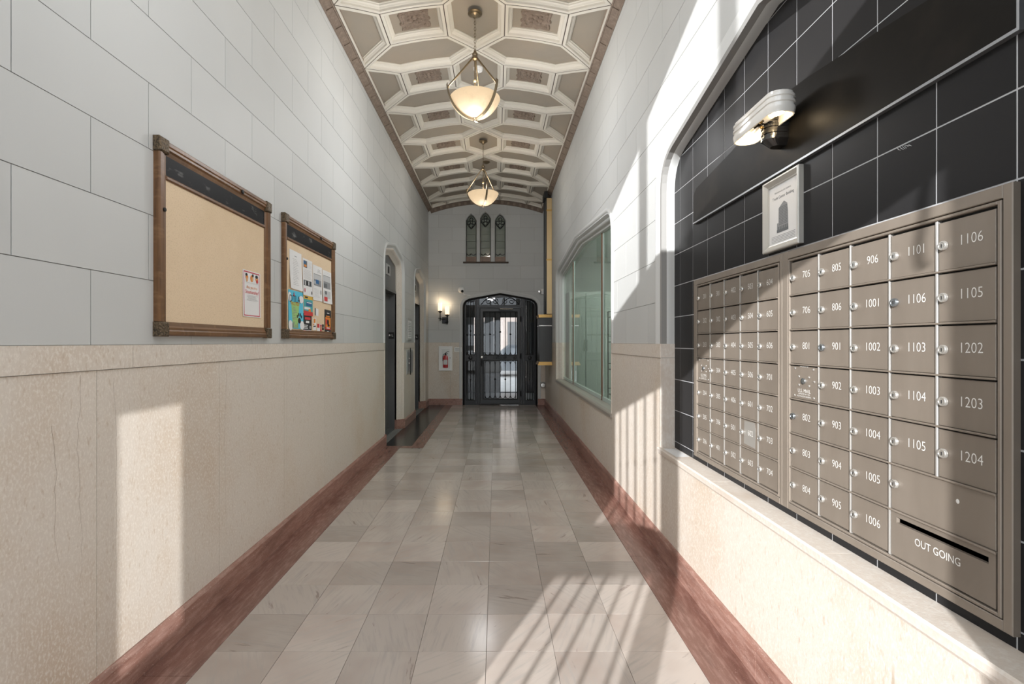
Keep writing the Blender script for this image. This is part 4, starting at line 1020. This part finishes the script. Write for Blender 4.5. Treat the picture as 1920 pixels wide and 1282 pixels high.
sheet('flyer', 3.515, 3.785, 1.478, 1.755, 'print_blue', 'bright blue and green flyer with black paw print on crowded board', 'flyer', [
    ('print_green', [('p', [(.28, .02), (.62, .02), (.72, .70), (.18, .70)])]), ('paper', [('e', .86, .80, .16, .10), ('e', .08, .82, .10, .12), ('e', .12, .08, .14, .13), ('e', .9, .10, .14, .12)]),
    ('print_black', [('t', 'DTLA', .075, .42, .77, 1.05)]+paw), ('print_orange', [('t', 'FALL FEST', .036, .44, .655, 1.05)]), ('print_crimson', [('p', [(.31, .86), (.40, .86), (.355, .97)])]),
    ('print_grey', lines(.25, .55, .25, .55, 8, .012)+[('r', .22, .28, .02, .14), ('r', .31, .36, .02, .18), ('r', .45, .5, .02, .11), ('r', .58, .63, .02, .15)])], curl=.004, w=.0005)
sheet('flyer', 3.80, 3.985, 1.585, 1.745, 'print_teal', 'teal flyer with yellow top and red banner on crowded board', 'flyer', [
    ('print_yellow', [('r', 0, 1, .80, 1)]), ('print_deepblue', [('r', .25, .9, .48, .68)]), ('paper', [('r', .3, .85, .62, .66), ('r', .05, .7, .30, .42)]), ('print_red', [('p', [(0, 0), (1, 0), (1, .2), (0, .24)])]), ('print_orange', [('r', .5, .75, .2, .34)]), ('print_black', [('r', .1, .4, .85, .92)])], w=.0003)
sheet('flyer', 3.785, 3.96, 1.455, 1.60, 'print_black', 'black flyer with red heading and white box on crowded board', 'flyer', [
    ('print_red', [('r', .2, .85, .68, .82)]), ('paper', [('r', .3, .7, .50, .62), ('r', .08, .55, .36, .40), ('r', .08, .5, .28, .32), ('r', .08, .55, .20, .24), ('r', 0, 1, 0, .13)]), ('print_grey', [('r', .7, .92, .2, .36)]), ('print_crimson', [('r', .05, .25, .02, .1), ('r', .65, .8, .02, .1)])], w=.0008)
sheet('card', 4.03, 4.115, 1.595, 1.655, 'paper', 'small white card pinned in the middle of crowded board', 'card', [('print_mid', [('r', 0, .28, 0, 1)])], tilt=-.005)
sheet('card', 3.99, 4.06, 1.475, 1.575, 'paper', 'narrow white tag with red top at middle of crowded board', 'card', [('print_orange', [('r', .2, .8, .6, .95)]), ('print_black', [('r', .1, .9, .28, .36)]), ('print_skin', [('r', 0, .4, .4, .55)])], tilt=.006)
sheet('card', 4.085, 4.19, 1.45, 1.53, 'paper', 'small red and white card near bottom of crowded board', 'card', [('print_red', [('r', 0, .5, .6, 1)]), ('print_crimson', [('r', .62, 1, 0, .95)]), ('print_skin', [('e', .8, .6, .12, .2)])])
sheet('card', 4.20, 4.245, 1.48, 1.53, 'print_black', 'tiny black card beside the orange and black flyer', 'card', [('print_grey', [('r', .2, .8, .4, .6)])])
sheet('flyer', 4.26, 4.428, 1.445, 1.66, 'print_black', 'tall black and orange flyer at bottom right of crowded board', 'flyer', [
    ('print_orange', [('r', .12, .92, .30, .70), ('r', .2, .8, .72, .76)]), ('print_red', [('r', .1, .9, .2, .30), ('r', .15, .4, .4, .62)]), ('print_black', [('e', .5, .5, .14, .11), ('e', .6, .38, .16, .05)]), ('paper', [('r', .3, .75, .245, .285), ('r', .35, .65, .10, .13), ('r', .35, .7, .85, .88)])], tilt=-.004)

# ================================================================== SMALL FITTINGS
# call panel and notice between the elevators
cp = thing('call_panel', 'steel elevator call panel between the two elevator doorways', 'panel', mL(8.5, .85, .006))
a = MB(); a.slab(8.20, 8.80, .84, 1.25, 0, .012, mL, .004); part('plate', a, 'plate_grey', cp)
a = MB(); a.slab(8.25, 8.75, .88, 1.21, .012, .016, mL, .002); part('inset_plate', a, 'panel_edge', cp)
a = MB(); a.prism(rect(8.50, 8.53, .82, 1.28), mL, .012, .022); part('centre_bar', a, 'slot_dark', cp)
for z in (1.02, 1.10): a = MB(); a.lathe([(.02, 0), (.02, .008), (.015, .01)], mL(8.38, z, .016), 'x', 14); part('button', a, 'nickel', cp)
nf = thing('framed_notice', 'narrow white framed notice above the elevator call panel', 'notice', mL(8.45, 1.41, 0))
a = MB(); a.slab(8.22, 8.62, 1.40, 1.78, 0, .02, mL, .004); part('frame', a, 'plate_grey', nf)
a = MB(); a.prism(rect(8.26, 8.58, 1.44, 1.74), mL, .02, .0215); s_ = part('sheet', a, 'paper', nf)
a = MB()
for k in range(9): a.prism(rect(8.29, 8.55-.02*(k % 3), 1.47+.028*k, 1.48+.028*k), mL, .0215, .022)
part('print', a, 'print_grey', s_)['kind'] = 'stuff'
# twin candle sconce on the end wall
sc = thing('wall_sconce', 'black iron twin candle sconce with lit glass tubes on end wall', 'lamp', mE(-1.13, 1.75, 0))
a = MB(); a.slab(-1.175, -1.05, 1.785, 1.92, 0, .05, mE, .006); part('backplate', a, 'iron', sc)
for u, z in ((-1.215, 2.04), (-1.06, 1.96)):
    a = MB(); a.tube([mE(u, z, .10), mE(u, z-.20, .10)], .010, 8); a.tube([mE(u, z-.16, .10), mE(-1.11, z-.16 if z < 2 else 1.87, .05)], .009, 8); a.tube([mE(u-.04, z-.145, .10), mE(u+.03, z-.145, .10)], .007, 6); part('arm', a, 'iron', sc)
    a = MB(); a.lathe([(.012, -.03), (.03, -.012), (.048, 0), (.048, .008), (.02, .014), (.018, .03)], mE(u, z, .10), 'z', 18); part('candle_cup', a, 'iron', sc)
    a = MB(); a.lathe([(.03, .02), (.046, .022), (.046, .19), (.042, .19), (.042, .03)], mE(u, z, .10), 'z', 18); part('glass_tube', a, 'candle_glass', sc, smooth=40)
    l = bpy.data.lights.new('sconce_bulb', 'POINT'); l.energy = .8; l.color = (1, .8, .56); l.shadow_soft_size = .04
    o = bpy.data.objects.new('sconce_bulb', l); C.objects.link(o); o.location = mE(u, z+.24, .12)
# extinguisher cabinet
ec = thing('extinguisher_cabinet', 'white wall cabinet with glazed door holding a fire extinguisher', 'cabinet', mE(-1.11, .745, 0))
u0, u1, v0, v1 = -1.255, -.958, .75, 1.285
a = MB(); ring = lambda d, w: [mE(u, v, w) for u, v in rect(u0+d, u1-d, v0+d, v1-d)]
a.grid([ring(0, 0), ring(0, .022), ring(.004, .026), ring(.03, .026), ring(.032, .018), ring(.036, .018), ring(.038, .024), ring(.062, .024), ring(.064, .010), ring(.064, .001)], True); part('frame', a, 'cabinet_white', ec)
a = MB(); a.face([mE(u, v, .003) for u, v in rect(u0+.05, u1-.05, v0+.05, v1-.05)]); part('back', a, 'plastic_white', ec)
a = MB(); a.face([mE(u, v, .021) for u, v in rect(u0+.062, u1-.062, v0+.062, v1-.062)]); part('pane', a, 'picture_glass', ec)
a = MB(); a.slab(u1-.052, u1-.042, 1.02, 1.045, .024, .032, mE, .002); part('latch', a, 'slot_dark', ec)
fe = thing('fire_extinguisher', 'red fire extinguisher inside the white cabinet', 'extinguisher', mE(-1.106, .815, .01))
def flat_lathe(prof, mt, name, uc=-1.106, n=16):
    a = MB(); a.grid([[mE(uc+r*math.cos(2*PI*k/n), z, .0115+.0075*math.sin(2*PI*k/n)*min(1, r/.045)) for k in range(n)] for r, z in prof], True, True, True); return part(name, a, mt, fe, smooth=50)
flat_lathe([(.04, .815), (.055, .822), (.055, 1.03), (.05, 1.06), (.03, 1.085), (.015, 1.095)], 'extinguisher_red', 'cylinder')
a = MB(); a.prism(rect(-1.150, -1.062, .885, .99), mE, .0185, .0197); part('label_band', a, 'paper', fe)
flat_lathe([(.018, 1.09), (.02, 1.12), (.012, 1.135)], 'slot_dark', 'valve')
a = MB(); a.tube([mE(-1.12, 1.13, .012), mE(-1.07, 1.165, .012), mE(-1.03, 1.17, .012)], .006, 6); a.tube([mE(-1.12, 1.118, .012), mE(-1.05, 1.13, .012)], .005, 6); part('lever', a, 'slot_dark', fe)
a = MB(); a.tube([mE(-1.12, 1.12, .012), mE(-1.155, 1.11, .012), mE(-1.168, 1.06, .012), mE(-1.165, .96, .012)], .006, 6); part('hose', a, 'slot_dark', fe)
a = MB(); a.slab(-.915, -.755, 1.165, 1.265, 0, .006, mE, .002); sg = solo('sign_plate', a, 'plastic_white', 'small white sign plate between extinguisher cabinet and iron door', 'sign')
a = MB()
for k in range(3): a.prism(rect(-.895, -.775-.02*(k % 2), 1.188+.022*k, 1.196+.022*k), mE, .006, .0065)
part('lettering', a, 'print_grey', sg)['kind'] = 'stuff'
# dome camera
dc = thing('security_camera', 'round white security camera beside the arch over the iron door', 'camera', mE(-.755, 2.47, 0))
a = MB(); a.lathe([(.075, 0), (.075, -.03), (.066, -.06), (.04, -.08), (.0, -.085)], mE(-.755, 2.52, 0), 'y', 22); part('housing', a, 'plastic_white', dc, smooth=40)
a = MB(); a.ball(mE(-.735, 2.485, .075), .03, 12); part('lens', a, 'slot_dark', dc, smooth=80)
a = MB(); a.tube([mE(-.74, 2.47, .03), mE(-.71, 2.43, .02), mE(-.66, 2.41, .02), mE(-.56, 2.40, .02)], .006, 5); part('cable', a, 'plastic_white', dc)
# alarm box at right of the door arch
ab = thing('alarm_box', 'small white alarm box right of the arch over the iron door', 'box', mE(1.03, 2.42, 0))
a = MB(); a.slab(.985, 1.075, 2.42, 2.54, 0, .06, mE, .006); part('housing', a, 'plastic_white', ab)
a = MB(); a.lathe([(.018, 0), (.03, -.03), (.03, -.05), (.0, -.055)], mE(.955, 2.48, .035), 'y', 14); a.tube([mE(.955, 2.48, .03), mE(.99, 2.48, .03)], .008, 6); part('lamp_head', a, 'nickel', ab, smooth=40)
# standpipe outlet low on the end wall
so = thing('wall_outlet', 'round metal outlet low on the wall right of the iron door', 'outlet', mE(1.03, .38, 0))
a = MB(); a.lathe([(.05, 0), (.05, -.03), (.035, -.045), (.035, -.09), (.042, -.09), (.042, -.12), (.0, -.122)], mE(1.02, .44, 0), 'y', 18); part('cap', a, 'nickel', so, smooth=40)
a = MB(); a.slab(.965, 1.075, .385, .50, 0, .012, mE, .004); part('plate', a, 'plate_grey', so)
# mail chute and collection box on the right wall
mc = thing('mail_chute', 'brass mail chute rising from a dark collection box by the corner', 'mailbox', (.95, 9.8, .93))
def chute(z0, z1): 
    a = MB(); a.box(.985, 1.068, 9.55, 9.85, z0, z1); a.box(.978, .99, 9.545, 9.56, z0, z1); a.box(1.06, 1.075, 9.545, 9.56, z0, z1); return a
part('chute', chute(1.92, 4.15), 'brass_pale', mc)
for z in (2.95, 3.9): part('chute_collar', B(.972, 1.074, 9.54, 9.86, z, z+.03), 'brass', mc)
part('chute_back', B(.95, 1.07, 9.86, 9.90, 1.91, 4.2), 'chute_box', mc)
part('chute_side', B(.962, .978, 9.56, 9.88, 1.92, 4.15), 'chute_box', mc)
part('chute_cap', B(.93, .988, 9.5, 9.9, 4.15, 4.27), 'slot_dark', mc)
part('box_body', B(.835, 1.073, 9.52, 9.98, 1.0, 1.85), 'chute_box', mc)
a = MB(); a.box(.82, 1.074, 9.50, 10.0, 1.85, 1.885); a.box(.812, 1.074, 9.49, 10.01, 1.885, 1.905); part('top_ledge', a, 'brass', mc)
a = MB(); a.box(.82, 1.074, 9.50, 10.0, .965, 1.0); a.box(.805, 1.074, 9.48, 10.02, .935, .965); part('bottom_ledge', a, 'brass', mc)
part('band', B(.83, 1.074, 9.512, 9.99, 1.685, 1.70), 'nickel', mc)
